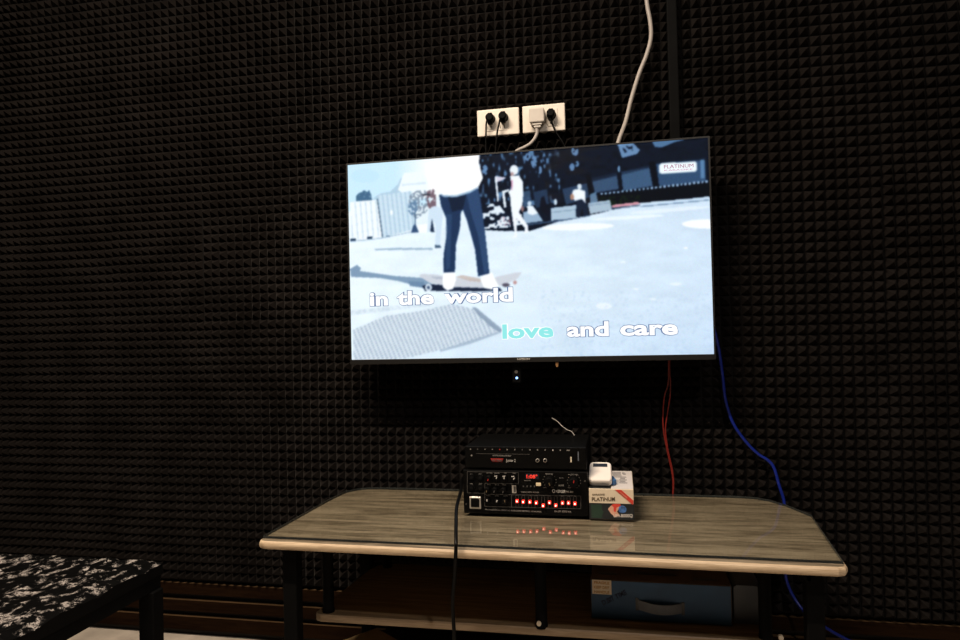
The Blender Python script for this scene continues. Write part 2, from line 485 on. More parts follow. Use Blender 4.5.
# --- the moving picture shown on the screen, worked out cell by cell
NX, NZ = 640, 361
xs = np.linspace(SX0, SX1, NX + 1); zs = np.linspace(SZ1, SZ0, NZ + 1)
cx = (xs[:-1] + xs[1:]) / 2; cz = (zs[:-1] + zs[1:]) / 2
GX, GZ = np.meshgrid(cx, cz)
PX, PY = project(np.stack([GX, np.full_like(GX, SY), GZ], -1))
def smooth_noise(sx, sy, seed=0):
    r = np.random.default_rng(seed)
    g = r.random((int(NZ / sy) + 3, int(NX / sx) + 3))
    yy = np.arange(NZ)[:, None] / sy; xx = np.arange(NX)[None, :] / sx
    yi = yy.astype(int); xi = xx.astype(int); fy = yy - yi; fx = xx - xi
    fy = fy * fy * (3 - 2 * fy); fx = fx * fx * (3 - 2 * fx)
    return (g[yi, xi] * (1 - fy) * (1 - fx) + g[yi + 1, xi] * fy * (1 - fx) + g[yi, xi + 1] * (1 - fy) * fx + g[yi + 1, xi + 1] * fy * fx)
def inside(poly):
    r = np.zeros(PX.shape, bool)
    n = len(poly)
    for i in range(n):
        x1, y1 = poly[i]; x2, y2 = poly[(i + 1) % n]
        if y1 == y2: continue
        c = ((y1 > PY) != (y2 > PY)) & (PX < (x2 - x1) * (PY - y1) / (y2 - y1) + x1)
        r ^= c
    return r
img = np.zeros((NZ, NX, 3))
def put(mask, rgb, a=1.0):
    mk = (mask * a)[..., None] if mask.dtype != bool else (mask.astype(float) * a)[..., None]
    img[:] = img * (1 - mk) + np.array(rgb, float) * mk
def P_(poly, rgb, a=1.0): put(inside(poly), rgb, a)
def E_(x, y, rx, ry, rgb, a=1.0, slope=0.0):
    put((((PX - x) / rx) ** 2 + ((PY - y - slope * (PX - x)) / ry) ** 2 < 1), rgb, a)
nA = smooth_noise(9, 6, 1); nB = smooth_noise(3, 3, 2); nC = smooth_noise(30, 10, 3); nD = smooth_noise(5, 9, 4); nE = smooth_noise(2, 2, 6)
# ground
t = np.clip((PX - 350) / 360, 0, 1)[..., None]
img[:] = np.array([236, 249, 255]) * (1 - t) + np.array([208, 228, 247]) * t
img += (nC[..., None] - .5) * 10 + (nB[..., None] - .5) * 5
low = np.clip((PY - 300) / 60, 0, 1)[..., None]
img -= low * np.array([14, 10, 4]) * (0.3 + nB[..., None])
# sky
P_([(340, 160), (430, 155), (430, 205), (340, 212)], (203, 236, 253))
put(np.clip((PX - 395) / 30, 0, 1) * (PY < 196 - (PX - 347) * .075 + 8) * (PX < 440), (250, 254, 255), .9)
E_(365, 176, 14, 7, (190, 228, 248), .5)
# tree, distant roofs
put(inside([(356, 201), (356, 196), (359, 193), (362, 192), (364, 190), (367, 192), (369, 190), (371, 194), (372, 200)]) & (nB > .12), (70, 108, 142))
P_([(372, 200), (376, 196), (382, 193), (390, 192), (398, 184), (401, 177), (403, 184), (406, 190), (400, 197)], (170, 200, 222), .8)
P_([(398, 190), (402, 178), (404, 173), (420, 172), (427, 178), (427, 193), (404, 194)], (240, 250, 255))
P_([(402, 184), (426, 182), (426, 184), (402, 186)], (205, 225, 240), .7)
# two hoardings
P_([(350, 202), (377.5, 200), (382, 237), (351, 241)], (243, 250, 254))
P_([(377.5, 195.5), (412, 191), (415, 229), (382.5, 237.5)], (206, 228, 243))
st = (np.sin((PX - (PY - 200) * .11) * 2 * np.pi / 4.6) > .35)
put(st & inside([(377.5, 195.5), (412, 191), (415, 229), (382.5, 237.5)]), (168, 198, 220), .7)
put((np.sin((PX - (PY - 200) * .08) * 2 * np.pi / 5.2) > .75) & inside([(351, 203), (377, 200.5), (381.5, 236), (352, 240)]), (190, 216, 234), .8)
P_([(376.7, 199), (378, 199), (383.3, 237.5), (382, 238)], (90, 115, 140))
P_([(350.5, 239), (356, 238.2), (356, 240.5), (350.5, 241.3)], (35, 60, 90)); P_([(367, 237), (372.5, 236.3), (372.5, 238.5), (367, 239.3)], (35, 60, 90))
P_([(386, 236), (390, 235.5), (390, 237), (386, 237.4)], (45, 75, 110))
P_([(351, 241), (382, 237.6), (416, 230.5), (416, 231.3), (382, 238.6), (351, 242)], (165, 190, 212))
E_(391.5, 212.5, 1.5, 2.6, (245, 252, 255))
# bushes, cone, pot, person behind
put(inside([(409, 196), (416, 191), (427, 190), (432, 196), (431, 207), (424, 214), (416, 219), (409, 212)]) & (nB > .42), (120, 138, 158), .85)
P_([(414.3, 210), (415.6, 210), (415.8, 226), (414.5, 226)], (70, 100, 135))
P_([(411, 233), (413, 226), (415.5, 224), (419, 232.6)], (55, 85, 125))
put(inside([(408, 204), (416, 200), (418, 210), (412, 216), (408, 211)]) & (nB > .3), (95, 130, 165), .8)
P_([(417, 225), (428, 223.5), (426.5, 232.5), (419, 233)], (248, 252, 255))
put(inside([(427, 191), (434, 189), (436, 196), (436, 208), (430, 210), (427, 204)]) & (nB > .25), (125, 105, 118))
P_([(421, 194.5), (430, 193.6), (431, 195.5), (424, 196)], (70, 72, 85))
P_([(429, 209), (434, 206), (442, 208), (443, 216), (441, 232), (440, 247), (435.5, 247), (435.5, 225), (433, 220), (431, 232), (427.5, 232), (428, 218)], (208, 228, 245))
P_([(430, 232), (432, 218), (434.5, 232)], (40, 60, 90))
P_([(434.8, 245), (440, 245), (441.5, 248), (435, 248.2)], (70, 95, 125))
P_([(374, 249.2), (400, 247.8), (433, 248), (433, 249.8), (400, 250), (376, 250.3)], (150, 176, 198), .9)
# dark stand and trees at the right
dark = inside([(476, 150), (720, 133), (720, 196), (660, 201), (640, 203), (600, 213), (560, 221), (530, 231), (505, 231), (484, 230), (480, 215)])
put(dark, (16, 30, 54))
put(dark & (PX < 640) * 1.0 * np.clip((nA - .55) * 4, 0, 1) * (PY < 200) * (PX < 590), (85, 125, 170), .75) if False else put(dark * np.clip((nD - .62) * 5, 0, 1) * (PX < 560) * (PY < 205), (110, 155, 200), .75)
put(dark * np.clip((nA - .5) * 3, 0, 1), (10, 22, 40), .7)
put(dark * np.clip((nC - .45) * 3, 0, 1) * (PX > 545) * (PX < 600), (40, 38, 46), .6)
for (x, y, rx, ry) in ((485, 170, 3, 5), (528, 157, 3, 4), (534, 162, 3, 6), (540, 170, 2, 4), (575, 151, 3.5, 5), (572, 167, 2.5, 4), (577, 164, 2, 3), (544, 158, 1.5, 4), (619, 144, 3, 1.6)):
    put((((PX - x) / rx) ** 2 + ((PY - y) / ry) ** 2 < 1) & (nB > .35), (110, 150, 195), .85)
P_([(618, 145), (632, 142), (640, 150), (637, 154), (622, 158), (620, 152)], (118, 158, 202), .85)
put(inside([(622, 146), (634, 145), (634, 150), (624, 153)]) & (nB > .5), (20, 36, 62))
P_([(652, 142), (672, 138.5), (690, 136.6), (692, 138), (675, 142), (662, 147.5), (655, 147)], (95, 138, 182), .8)
for q, c in ((((562, 189), (588, 183), (590, 197), (566, 205)), (52, 78, 112)), (((592, 181), (617, 175), (619, 189), (595, 193)), (66, 96, 132)),
             (((620, 172), (650, 167), (653, 186), (622, 191)), (70, 104, 142)), (((656, 163), (705, 158), (706, 181), (659, 186)), (58, 92, 132)),
             (((533, 192), (547, 189), (549, 204), (536, 208)), (44, 70, 104)), (((522, 192), (530, 190), (532, 206), (523, 208)), (60, 90, 125))):
    P_(q, c, .85)
P_([(592, 178), (650, 165), (650, 168), (592, 182)], (30, 50, 80), .7); P_([(655, 152), (705, 147), (705, 160), (656, 164)], (16, 30, 52), .7)
P_([(648.5, 162), (655, 161), (659, 186), (653, 187)], (10, 20, 38))
P_([(616, 165), (620, 164), (623, 190), (619, 191)], (12, 24, 44)); P_([(586, 176), (590.5, 175), (593, 194), (589, 196)], (14, 22, 38))
E_(619, 169, 1.2, 3.5, (110, 150, 190))
P_([(700, 160), (704, 159.5), (704.5, 178), (701, 178.5)], (96, 140, 184), .8)
P_([(598, 194), (709, 181.5), (710, 197), (650, 202), (612, 205), (600, 205)], (11, 20, 34))
dots = inside([(600, 193.3), (709, 180.2), (709, 182.6), (600, 195)]) & (np.sin(PX * 2 * np.pi / 4.2) > -.15)
put(dots, (170, 205, 240), .9)
P_([(640, 204.3), (709, 196.4), (709, 199.2), (640, 206)], (205, 228, 250))
P_([(640, 206.2), (709, 199.5), (709, 200.5), (640, 207.2)], (70, 100, 135), .8)
put(inside([(598, 197), (640, 195), (640, 201), (606, 206)]) & (nB > .5), (24, 44, 34))
# benches, sitting people
P_([(551, 208), (576, 205), (578, 218), (551, 220.5)], (172, 196, 216)); P_([(588, 203), (610, 200), (612, 210), (590, 214)], (168, 190, 208))
P_([(523, 212), (536, 210), (543, 221), (524, 223.5)], (150, 178, 205)); P_([(551, 212), (577, 209), (577, 210), (551, 213)], (120, 146, 170), .8)
P_([(588, 205), (611, 202), (611, 203), (588, 206)], (120, 146, 170), .8)
P_([(612, 205), (638, 201.8), (640.5, 204), (612, 208)], (214, 150, 165)); P_([(612, 207.5), (640, 204.5), (640, 206), (612, 209.5)], (60, 80, 105), .8)
P_([(524, 224), (545, 221.5), (580, 217.5), (590, 214.5), (590, 216), (560, 221.5), (524, 226)], (55, 80, 112))
P_([(540, 206), (541, 198), (544, 196), (546, 203), (549, 209), (549, 216), (545, 214)], (18, 26, 48))
P_([(590, 194), (596, 192), (598, 202), (590, 204)], (120, 160, 195), .7)
E_(579.5, 186.5, 2.2, 2.8, (215, 228, 238)); P_([(573, 190), (579, 189), (585, 191), (586, 206), (582, 207), (581, 199), (575, 201), (572, 196)], (240, 247, 252))
E_(572, 197, 2, 3.2, (170, 130, 110)); P_([(576, 201), (582, 199), (588, 206), (588, 215), (584, 216), (582, 208), (580, 217), (576, 217)], (30, 45, 72))
E_(529.5, 203.5, 2, 2.4, (200, 220, 238)); P_([(527, 206), (533, 206), (538, 213), (533, 215), (528, 214)], (235, 245, 252))
E_(555.5, 202, 1.5, 3.2, (210, 228, 242))
put(inside([(482, 212), (490, 204), (498, 203), (506, 214), (522, 214), (524, 224), (505, 228), (484, 229)]) & (nA > .45), (228, 240, 250))
put(inside([(482, 212), (524, 214), (524, 226), (484, 229)]) & (nB < .28), (20, 38, 66))
put(inside([(498, 218), (520, 214), (522, 222), (500, 227)]) & (nE > .75), (205, 140, 150), .7)
# woman in white with a flag pole behind her
P_([(494.6, 176.5), (496.6, 176), (499, 201), (497.3, 202)], (238, 247, 255)); P_([(496.5, 176.3), (506.5, 177.5), (502, 180.5), (497, 182)], (210, 208, 226))
P_([(502, 191), (509, 189), (509, 191), (504.5, 193), (506.5, 207), (504, 208)], (235, 245, 252))
E_(514, 170, 4.2, 5, (235, 243, 250)); E_(512, 174, 1.6, 2, (180, 150, 150))
P_([(510, 176), (519, 175.5), (523, 182), (523, 200), (522, 206), (519, 212), (528, 226), (528.5, 232), (524, 234), (525, 228), (516, 218), (517, 237), (511, 238), (515, 235), (513, 222), (511, 208), (510, 196), (508, 192), (512, 188)], (243, 249, 254))
E_(522.5, 209, 1.6, 3, (140, 110, 112)); P_([(511, 180), (513, 180), (512.5, 190), (511.5, 190)], (215, 165, 190))
# bright ovals on the ground
E_(578, 226.8, 36, 3.4, (250, 254, 255), .9, -.03); E_(628, 217.5, 36, 1.8, (240, 250, 255), .8, -.06); E_(706, 224, 24, 4.6, (252, 255, 255), .95); E_(670, 210, 40, 2, (236, 247, 255), .7, -.08)
E_(686, 248, 2, .9, (255, 255, 255)); E_(604, 306, 8, 3.2, (238, 248, 255), .8); E_(676, 284, 6, 1.4, (240, 250, 255), .7); E_(575, 274, 22, 2, (226, 242, 255), .6, -.08); E_(653, 299, 3, 1, (245, 252, 255), .7); E_(636, 289, 3, 1, (245, 252, 255), .7); E_(623, 262, 3, 1, (245, 252, 255), .7)
put(np.clip((nB - .62) * 3, 0, 1) * (PX > 540) * (PY > 290), (186, 208, 232), .6)
# shadow and skateboard
P_([(350, 269), (357, 265), (361, 268), (360, 271), (395, 276), (424, 278), (432, 282), (430, 289), (420, 287), (398, 281), (380, 278), (351, 277)], (128, 156, 184))
P_([(408, 281), (424, 282), (424, 288), (410, 286)], (108, 138, 170))
P_([(422, 286), (428, 284), (445, 285), (486, 288), (500, 288), (502, 291), (480, 291.5), (440, 291), (425, 291)], (34, 48, 78))
P_([(419, 276), (421, 274), (436, 274.5), (455, 278), (484, 281), (500, 276), (515, 272.8), (522, 272), (518, 278), (505, 285), (484, 288), (452, 287), (430, 283)], (206, 212, 222))
P_([(430, 276.5), (452, 277.5), (452, 279.5), (436, 279)], (170, 178, 196), .8); P_([(455, 277), (462, 275), (480, 278.5), (482, 282), (470, 281)], (190, 170, 160), .7)
E_(428.5, 287.5, 3.4, 3.6, (215, 228, 240)); E_(428.5, 287.5, 1.6, 1.8, (70, 92, 125)); E_(506, 285, 4, 2, (96, 92, 110)); E_(515, 282.5, 2, 2, (190, 150, 150))
# shoes
P_([(444, 272), (455, 271.5), (456, 280), (453, 289), (447, 290.5), (443, 287), (442.5, 278)], (252, 254, 255))
P_([(481, 274), (492, 272.5), (495, 279), (499, 286), (492, 289.5), (484, 288), (481, 281)], (252, 254, 255))
# jeans
P_([(439, 194.5), (455, 196), (478, 187.5), (481, 200), (483, 216), (486, 240), (489.5, 273.5), (478, 276.5), (475, 250), (471, 235), (467, 221), (463, 210), (461, 212), (460, 228), (456, 245), (455, 272.5), (443.5, 272.5), (443.5, 255), (447, 232), (446, 218), (441, 206)], (34, 60, 100))
put(inside([(466, 192), (478, 188), (482, 212), (486, 240), (488, 272), (484, 273), (478, 235), (470, 210)]), (58, 88, 132), .6)
put(inside([(448, 197), (466, 195), (463, 209), (452, 212)]), (18, 32, 56), .6)
put(inside([(446, 214), (452, 214), (450, 268), (446, 270)]), (52, 82, 124), .6)
# shirt
P_([(425, 164), (480, 150), (479, 163), (483, 178), (479, 186), (470, 191.5), (456, 196), (444, 195.5), (438, 190), (431, 189), (427, 178)], (254, 255, 255))
P_([(440, 195), (456, 195), (472, 190), (478, 186.5), (478, 188.5), (470, 193), (456, 197.2), (444, 197)], (170, 200, 225), .8)
# grating in the ground
grat = inside([(353, 330), (385, 316), (420, 311), (452, 304), (474, 309), (500, 331), (470, 342), (440, 350), (405, 358.5), (354, 360)])
put(grat, (214, 226, 236), .75)
u1 = (PX - 350) * .22 + (PY - 300) * .33; v1 = -(PX - 350) * .16 + (PY - 300) * .5
put(grat * ((np.sin(PX * 2 * np.pi / 4.4 + (PY * .9)) * np.sin(PY * 2 * np.pi / 4.2)) > .22), (140, 160, 184), .75)
P_([(472, 307), (476, 307.5), (503, 330), (500, 333), (490, 326), (478, 315)], (128, 148, 172), .8); P_([(497, 332), (500, 333), (470, 344), (440, 352), (440, 350)], (150, 170, 192), .7)
put((np.abs(PY - 312 + (PX - 360) * .12) < 2.2) * (PX < 430) * nB, (190, 206, 222), .8)
# badge
def seg_rr(x0, y0, x1, y1, r, rgb, sl=-.055):
    yy = PY - sl * (PX - (x0 + x1) / 2)
    dx = np.maximum(np.abs(PX - (x0 + x1) / 2) - ((x1 - x0) / 2 - r), 0); dy = np.maximum(np.abs(yy - (y0 + y1) / 2) - ((y1 - y0) / 2 - r), 0)
    put(dx * dx + dy * dy < r * r, rgb)
seg_rr(659, 162.4, 697, 172.8, 3.2, (240, 250, 255))
kx = np.arange(-4, 5); kg = np.exp(-kx ** 2 / (2 * 1.35 ** 2)); kg /= kg.sum()
pad = np.pad(img, ((4, 4), (4, 4), (0, 0)), 'edge')
pad = sum(kg[k] * pad[k:k + NZ] for k in range(9))
img = sum(kg[k] * pad[:, k:k + NX] for k in range(9))
img += rng.normal(0, 2.5, img.shape)
srgb = np.clip(img, 0, 255) / 255
tt = np.clip(srgb / .62, 0, 1); tt = tt.max(-1, keepdims=True); srgb = srgb * (.55 + .45 * tt * tt * (3 - 2 * tt))
lin = np.where(srgb <= .04045, srgb / 12.92, ((srgb + .055) / 1.055) ** 2.4)
V = np.empty(((NX + 1) * (NZ + 1), 3)); gx, gz = np.meshgrid(xs, zs)
V[:, 0] = gx.ravel(); V[:, 1] = SY; V[:, 2] = gz.ravel()
idx = np.arange((NX + 1) * (NZ + 1)).reshape(NZ + 1, NX + 1)
F = np.stack([idx[1:, :-1], idx[1:, 1:], idx[:-1, 1:], idx[:-1, :-1]], -1).reshape(-1, 4)
me = bpy.data.meshes.new('screen')
me.vertices.add(len(V)); me.vertices.foreach_set('co', V.ravel())
me.loops.add(F.size); me.loops.foreach_set('vertex_index', F.ravel())
me.polygons.add(len(F)); me.polygons.foreach_set('loop_start', np.arange(0, F.size, 4)); me.polygons.foreach_set('loop_total', np.full(len(F), 4))
me.update(calc_edges=True)
ca = me.color_attributes.new('picture', 'FLOAT_COLOR', 'CORNER')
cols4 = np.concatenate([lin.reshape(-1, 3), np.ones((NX * NZ, 1))], 1)
ca.data.foreach_set('color', np.repeat(cols4, 4, axis=0).ravel())
ms, nt, b = new_mat('screen_picture')
at = nt.nodes.new('ShaderNodeAttribute'); at.attribute_name = 'picture'
b.inputs['Base Color'].default_value = (0.001, 0.001, 0.001, 1); b.inputs['Roughness'].default_value = .5; b.inputs['Specular IOR Level'].default_value = .05
nt.links.new(at.outputs['Color'], b.inputs['Emission Color']); b.inputs['Emission Strength'].default_value = 1.05
me.materials.append(ms)
screen = bpy.data.objects.new('screen', me); col.objects.link(screen)
screen.parent = tv; screen.matrix_parent_inverse = tv.matrix_world.inverted()

def emit(name, srgb255, s=1.0):
    c = [((v / 255 + .055) / 1.055) ** 2.4 for v in srgb255]
    m, nt, b = new_mat(name)
    b.inputs['Base Color'].default_value = (0, 0, 0, 1); b.inputs['Specular IOR Level'].default_value = 0
    b.inputs['Emission Color'].default_value = (*c, 1); b.inputs['Emission Strength'].default_value = s
    return m
E_WHITE, E_EDGE, E_TEAL, E_PINK = emit('lyric_white', (255, 255, 255), 1.1), emit('lyric_outline', (96, 120, 165)), emit('lyric_teal', (150, 238, 236)), emit('badge_text', (205, 110, 165))
def lyric(s, x0, y0, x1, y1, h, fill, edge):
    words = s.split(' ')
    if len(words) > 1:
        fr_ = {'in the world': ((0, .132), (.19, .451), (.517, 1)), 'and care': ((0, .383), (.474, 1))}[s]
        for w_, (f0, f1) in zip(words, fr_):
            lyric(w_, x0 + (x1 - x0) * f0, y0 + (y1 - y0) * f0, x0 + (x1 - x0) * f1, y0 + (y1 - y0) * f1, h, fill, edge)
        return
    a = on_y(x0, y0, SY - .0006); b_ = on_y(x1, y1, SY - .0006)
    r = (b_ - a)
    o = text_mesh('lyric_letters', s, edge, screen, a, r, (0, 0, 1), width=r.length, height=h, extrude=.0001, offset=.062)
    text_mesh('lyric_fill', s, fill, o, a + Vector((.0012, -.0005, 0)), r, (0, 0, 1), width=r.length - .0024, height=h, extrude=.0001, offset=.032)
lyric('in the world', 369.5, 305.5, 513.5, 301.0, .0335, E_WHITE, E_EDGE)
lyric('love', 502, 338.3, 554, 336.6, .0335, E_TEAL, E_WHITE)
lyric('and care', 566.5, 336.3, 678.5, 334.0, .0335, E_WHITE, E_EDGE)
a = on_y(664, 168.6, SY - .0005); b_ = on_y(693.5, 167.2, SY - .0005)
text_mesh('badge_letters', 'PLATINUM', emit('badge_dark', (170, 90, 130)), screen, a, b_ - a, (0, 0, 1), width=(b_ - a).length, height=.0085, extrude=.0001, offset=.0)
a = on_y(664.5, 171.2, SY - .0005); b_ = on_y(692.5, 169.9, SY - .0005)
text_mesh('badge_letters', 'KARAOKE', E_PINK, screen, a, b_ - a, (0, 0, 1), width=(b_ - a).length, height=.0035, extrude=.0001, offset=.0)

# sensor pod with lamp and power ring under the bezel
pod = empty('sensor_pod', on_y(517, 364, -.10))
tag(pod, 'small black sensor pod with a blue light hanging below the television', 'sensor')
p = on_y(517, 374, -.10)
box('pod_body', p.x - .011, p.x + .011, -.108, -.092, p.z - .022, SZ0 - .013, M['black_plastic'], pod, bev=.003)
p = on_y(516.3, 371.8, -.108)
bm = bmesh.new(); bmesh.ops.create_circle
rr_ = [(p.x + .0042 * math.cos(k * math.pi / 8), p.z + .0042 * math.sin(k * math.pi / 8)) for k in range(16)]
prism_y('power_ring', rr_, -.1095, -.1075, M['ring_grey'], pod)
q = on_y(516.9, 377.9, -.108)
cyl('blue_light', (q.x, -.1075, q.z), (q.x, -.1105, q.z), .0028, M['led_blue'], pod)
p = on_y(557, 361.6, -.118)
tab = prism_y('hanging_tab', [(p.x - .004, SZ0 - .0135), (p.x + .004, SZ0 - .0135), (p.x + .0022, p.z - .013), (p.x - .0022, p.z - .013)], -.1195, -.1165, M['brown_tab'])
tag(tab, 'tiny brown tab hanging from the bottom bezel of the television', 'tab')

# ------------------------------------------------------------------ wall outlets and plugs
def outlet(x0, x1, z0, z1, sockets, label):
    t_ = empty('wall_outlet', ((x0 + x1) / 2, -.026, z0))
    tag(t_, label, 'outlet', 'white outlet plates above the television')
    box('back_box', x0 + .003, x1 - .003, -.026, -.0, z0 + .003, z1 - .003, M['cream'], t_)
    pl = box('plate', x0, x1, -.033, -.025, z0, z1, M['cream'], t_, bev=.0028, seg=3)
    for sx in sockets:
        s = box('socket', sx - .0135, sx + .0135, -.0343, -.032, z0 + .012, z1 - .012, M['cream'], t_, bev=.001, seg=1)
        for dz in (.014, -.014):
            zc = (z0 + z1) / 2 + dz
            bm = bmesh.new()
            box_bm(bm, sx - .0062, sx - .0046, -.0346, -.0342, zc - .004, zc + .004)
            box_bm(bm, sx + .0046, sx + .0062, -.0346, -.0342, zc - .004, zc + .004)
            link_bm('slot', bm, M['black_plastic'], s)
    return t_
a = on_y(477.0, 110.8, -.03); b_ = on_y(519.5, 134, -.03)
outlet(a.x, b_.x, b_.z, a.z, [a.x + .034, a.x + .067], 'white outlet plate with two black plugs, left of the pair')
a2 = on_y(522.3, 106.6, -.03); b2 = on_y(565.5, 130.3, -.03)
outlet(a2.x, b2.x, b2.z, a2.z, [a2.x + .040, a2.x + .078], 'white outlet plate holding a grey and a black plug, right of the pair')
def black_plug(px, py, label, cord_px, end_behind=True):
    c = on_y(px, py, -.045)
    r_ = empty('power_plug', (c.x, -.034, c.z))
    tag(r_, label, 'plug')
    bm = bmesh.new()
    cyl_bm(bm, (c.x, -.0344, c.z), (c.x, -.058, c.z), .0125, .0105, 20, bev=.003)
    box_bm(bm, c.x - .006, c.x + .006, -.050, -.036, c.z - .016, c.z + .013, .002)
    link_bm('plug_body', bm, M['black_plastic'], r_, False)
    pts = [on_y(x, y, yy) for x, y, yy in cord_px]
    tube('cord', pts, .0024, M['black_gloss'], r_, seg=8)
black_plug(490, 118, 'round black plug at the left end of the left outlet plate',
           [(487.5, 118, -.050), (486.3, 124, -.050), (486, 132, -.046), (485.8, 146, -.045), (486, 160, -.045), (486, 172, -.045)])
black_plug(503, 116.5, 'round black plug in the middle of the left outlet plate',
           [(500.5, 117, -.050), (499, 124, -.050), (497.3, 132, -.046), (496, 144, -.045), (495, 158, -.045), (494.5, 172, -.045)])
black_plug(551, 113.8, 'round black plug in the right outlet plate beside the grey adapter',
           [(549, 116, -.050), (552, 123, -.048), (556, 132, -.045), (561, 140, -.045), (565, 147, -.045), (570, 160, -.045)])
c0 = on_y(529.2, 109, -.052); c1 = on_y(544.5, 122, -.052)
pg = empty('power_plug', ((c0.x + c1.x) / 2, -.034, c1.z))
tag(pg, 'square pale grey adapter plug in the right outlet plate', 'plug')
bm = bmesh.new(); box_bm(bm, c0.x, c1.x, -.058, -.0344, c1.z, c0.z, .003)
link_bm('plug_body', bm, M['grey_plug'], pg)
mxp = (c0.x + c1.x) / 2 + .002
bm = bmesh.new(); box_bm(bm, mxp - .014, mxp + .010, -.054, -.038, c1.z - .006, c1.z + .001, .001); box_bm(bm, mxp - .010, mxp + .007, -.052, -.040, c1.z - .012, c1.z - .004, .001)
link_bm('strain_relief', bm, M['grey_plug'], pg)
tube('cord', [on_y(x, y, yy) for x, y, yy in ((536.5, 128, -.046), (537, 133, -.047), (534.5, 139, -.05), (530, 144, -.05), (524, 147.5, -.048), (517, 151, -.045), (508, 160, -.045))], .0045, M['grey_cord'], pg, seg=10)

# white cord from the ceiling down behind the television
pts = [on_y(x, y, yy) for x, y, yy in ((643, -190, -.027), (644.5, -110, -.027), (645, -40, -.028), (646.6, 0, -.03), (650.2, 22, -.032), (650.8, 38, -.032), (646.5, 55, -.032), (639, 74, -.034), (631, 100, -.038), (625.5, 122, -.05), (619, 140, -.07), (612, 165, -.072))]
tag(tube('white_cable', pts, .0052, M['grey_cord'], seg=12), 'thick white cord dropping from the ceiling behind the television top', 'cable')
# red twin wire and blue cable
root = empty('speaker_wire', on_y(668, 366, -.03)); tag(root, 'thin red twin speaker wire hanging below the television', 'wire')
for lst in (((669, 330, -.05), (668.6, 366, -.045), (668, 384, -.035), (664.5, 396, -.028), (663, 412, -.026), (663.5, 430, -.026), (667, 450, -.026), (671, 468, -.026), (673, 482, -.026), (672.5, 500, -.025), (672, 540, -.025), (671, 600, -.025)),
            ((670, 330, -.046), (669.6, 366, -.041), (670.4, 384, -.035), (670, 396, -.028), (667.6, 412, -.026), (665.5, 430, -.026), (668, 450, -.028), (672, 468, -.028), (673.6, 482, -.028), (673.1, 500, -.027), (672.6, 540, -.027), (671.6, 600, -.027))):
    tube('red_strand', [on_y(*p) for p in lst], .0017, M['red_wire'], root, seg=8)
pts = [on_y(*p) for p in ((706, 300, -.05), (713, 325, -.045), (718.5, 348, -.032), (722.5, 375, -.028), (725.5, 400, -.027), (733, 423, -.027), (746, 442, -.027), (758, 454, -.027), (768, 460.5, -.028), (774, 468, -.03), (779, 485, -.032), (784.5, 505, -.034), (784, 540, -.034), (785, 572, -.034), (790, 590, -.04), (802, 609, -.06), (820, 624, -.10), (850, 641, -.14), (890, 655, -.18))]
tag(tube('network_cable', pts, .0037, M['blue_wire'], seg=10), 'blue cable curving down the foam wall right of the television', 'cable')

# ------------------------------------------------------------------ the low stand with its glass sheet
ZT = H - .415                 # top of the glass
glass_poly = [(-.735, -.486), (.367, -.497), (.392, -.192), (.360, -.112), (.330, -.066), (.300, -.045), (.26, -.038), (.046, -.036), (-.63, -.036), (-.672, -.041), (-.700, -.056), (-.720, -.087), (-.729, -.172)]
wood_poly = [(-.741, -.488), (-.736, -.500), (-.722, -.505), (.354, -.517), (.367, -.512), (.373, -.500), (.396, -.190), (.366, -.108), (.335, -.060), (.303, -.041), (.26, -.034), (.046, -.034), (-.63, -.034), (-.675, -.037), (-.703, -.054), (-.723, -.086), (-.732, -.172)]
gls = prism('glass_cover', glass_poly, ZT - .004, ZT, M['glass'])
tag(gls, 'clear glass sheet lying over the grey oak stand top', 'glass sheet')
# its polished rim
bm = bmesh.new()
n = len(glass_poly)
o_, i_ = [], []
for k, (x, y) in enumerate(glass_poly):
    cxm, cym = -.18, -.27
    o_.append((x, y)); i_.append((x + (cxm - x) * .0015, y + (cym - y) * .003))
ring = []
for lst, z in ((o_, ZT - .0042), (o_, ZT + .0002), (i_, ZT + .0002), (i_, ZT - .0042)):
    ring.append([bm.verts.new((x, y, z)) for x, y in lst])
for a_, b2_ in zip(ring, ring[1:] + ring[:1]):
    for k in range(n): bm.faces.new((a_[k], a_[(k + 1) % n], b2_[(k + 1) % n], b2_[k]))
tag(link_bm('glass_rim', bm, M['glass_edge'], gls), 'dark polished rim of the glass')

stand = empty('tv_stand', (-.18, -.27, 0))
tag(stand, 'low grey oak stand with black legs carrying the amplifier under the television', 'table')
ZW = ZT - .0045
top = prism('tabletop', wood_poly, ZW - .0175, ZW, [M['oak'], M['oak_edge']], stand, bev=.0075, seg=4)
for p_ in top.data.polygons:
    p_.material_index = 0 if p_.normal.z > .93 else 1
shelf_z = H - .600
shelf_poly = [(-.662, -.398), (-.657, -.409), (-.645, -.414), (.245, -.407), (.262, -.402), (.268, -.390), (.268, -.12), (.24, -.09), (-.585, -.080), (-.615, -.086), (-.630, -.100), (-.642, -.14)]
sh = prism('shelf', shelf_poly, shelf_z - .017, shelf_z, [M['oak_shelf_shaded'], M['oak_shelf']], stand, bev=.005, seg=3)
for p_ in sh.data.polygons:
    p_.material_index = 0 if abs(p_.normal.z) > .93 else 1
for (lx, ly, w) in ((-.684, -.460, .0150), (.325, -.465, .0150), (-.665, -.085, .0150), (.290, -.085, .0150)):
    box('leg', lx - w, lx + w, ly - w, ly + w, 0, ZW - .0175, M['black_metal'], stand, bev=.002, seg=1)
for (x, y) in ((-.634, -.396), (-.172, -.400), (.256, -.392), (-.60, -.11), (.24, -.12)):
    po = cyl('shelf_post', (x, y, shelf_z - .0005), (x, y, ZW - .0175), .0118, M['black_metal'], stand)
    if y < -.3: cyl('post_foot', (x, y - .0, shelf_z - .003), (x, y, shelf_z + .006), .0128, M['black_metal'], po)
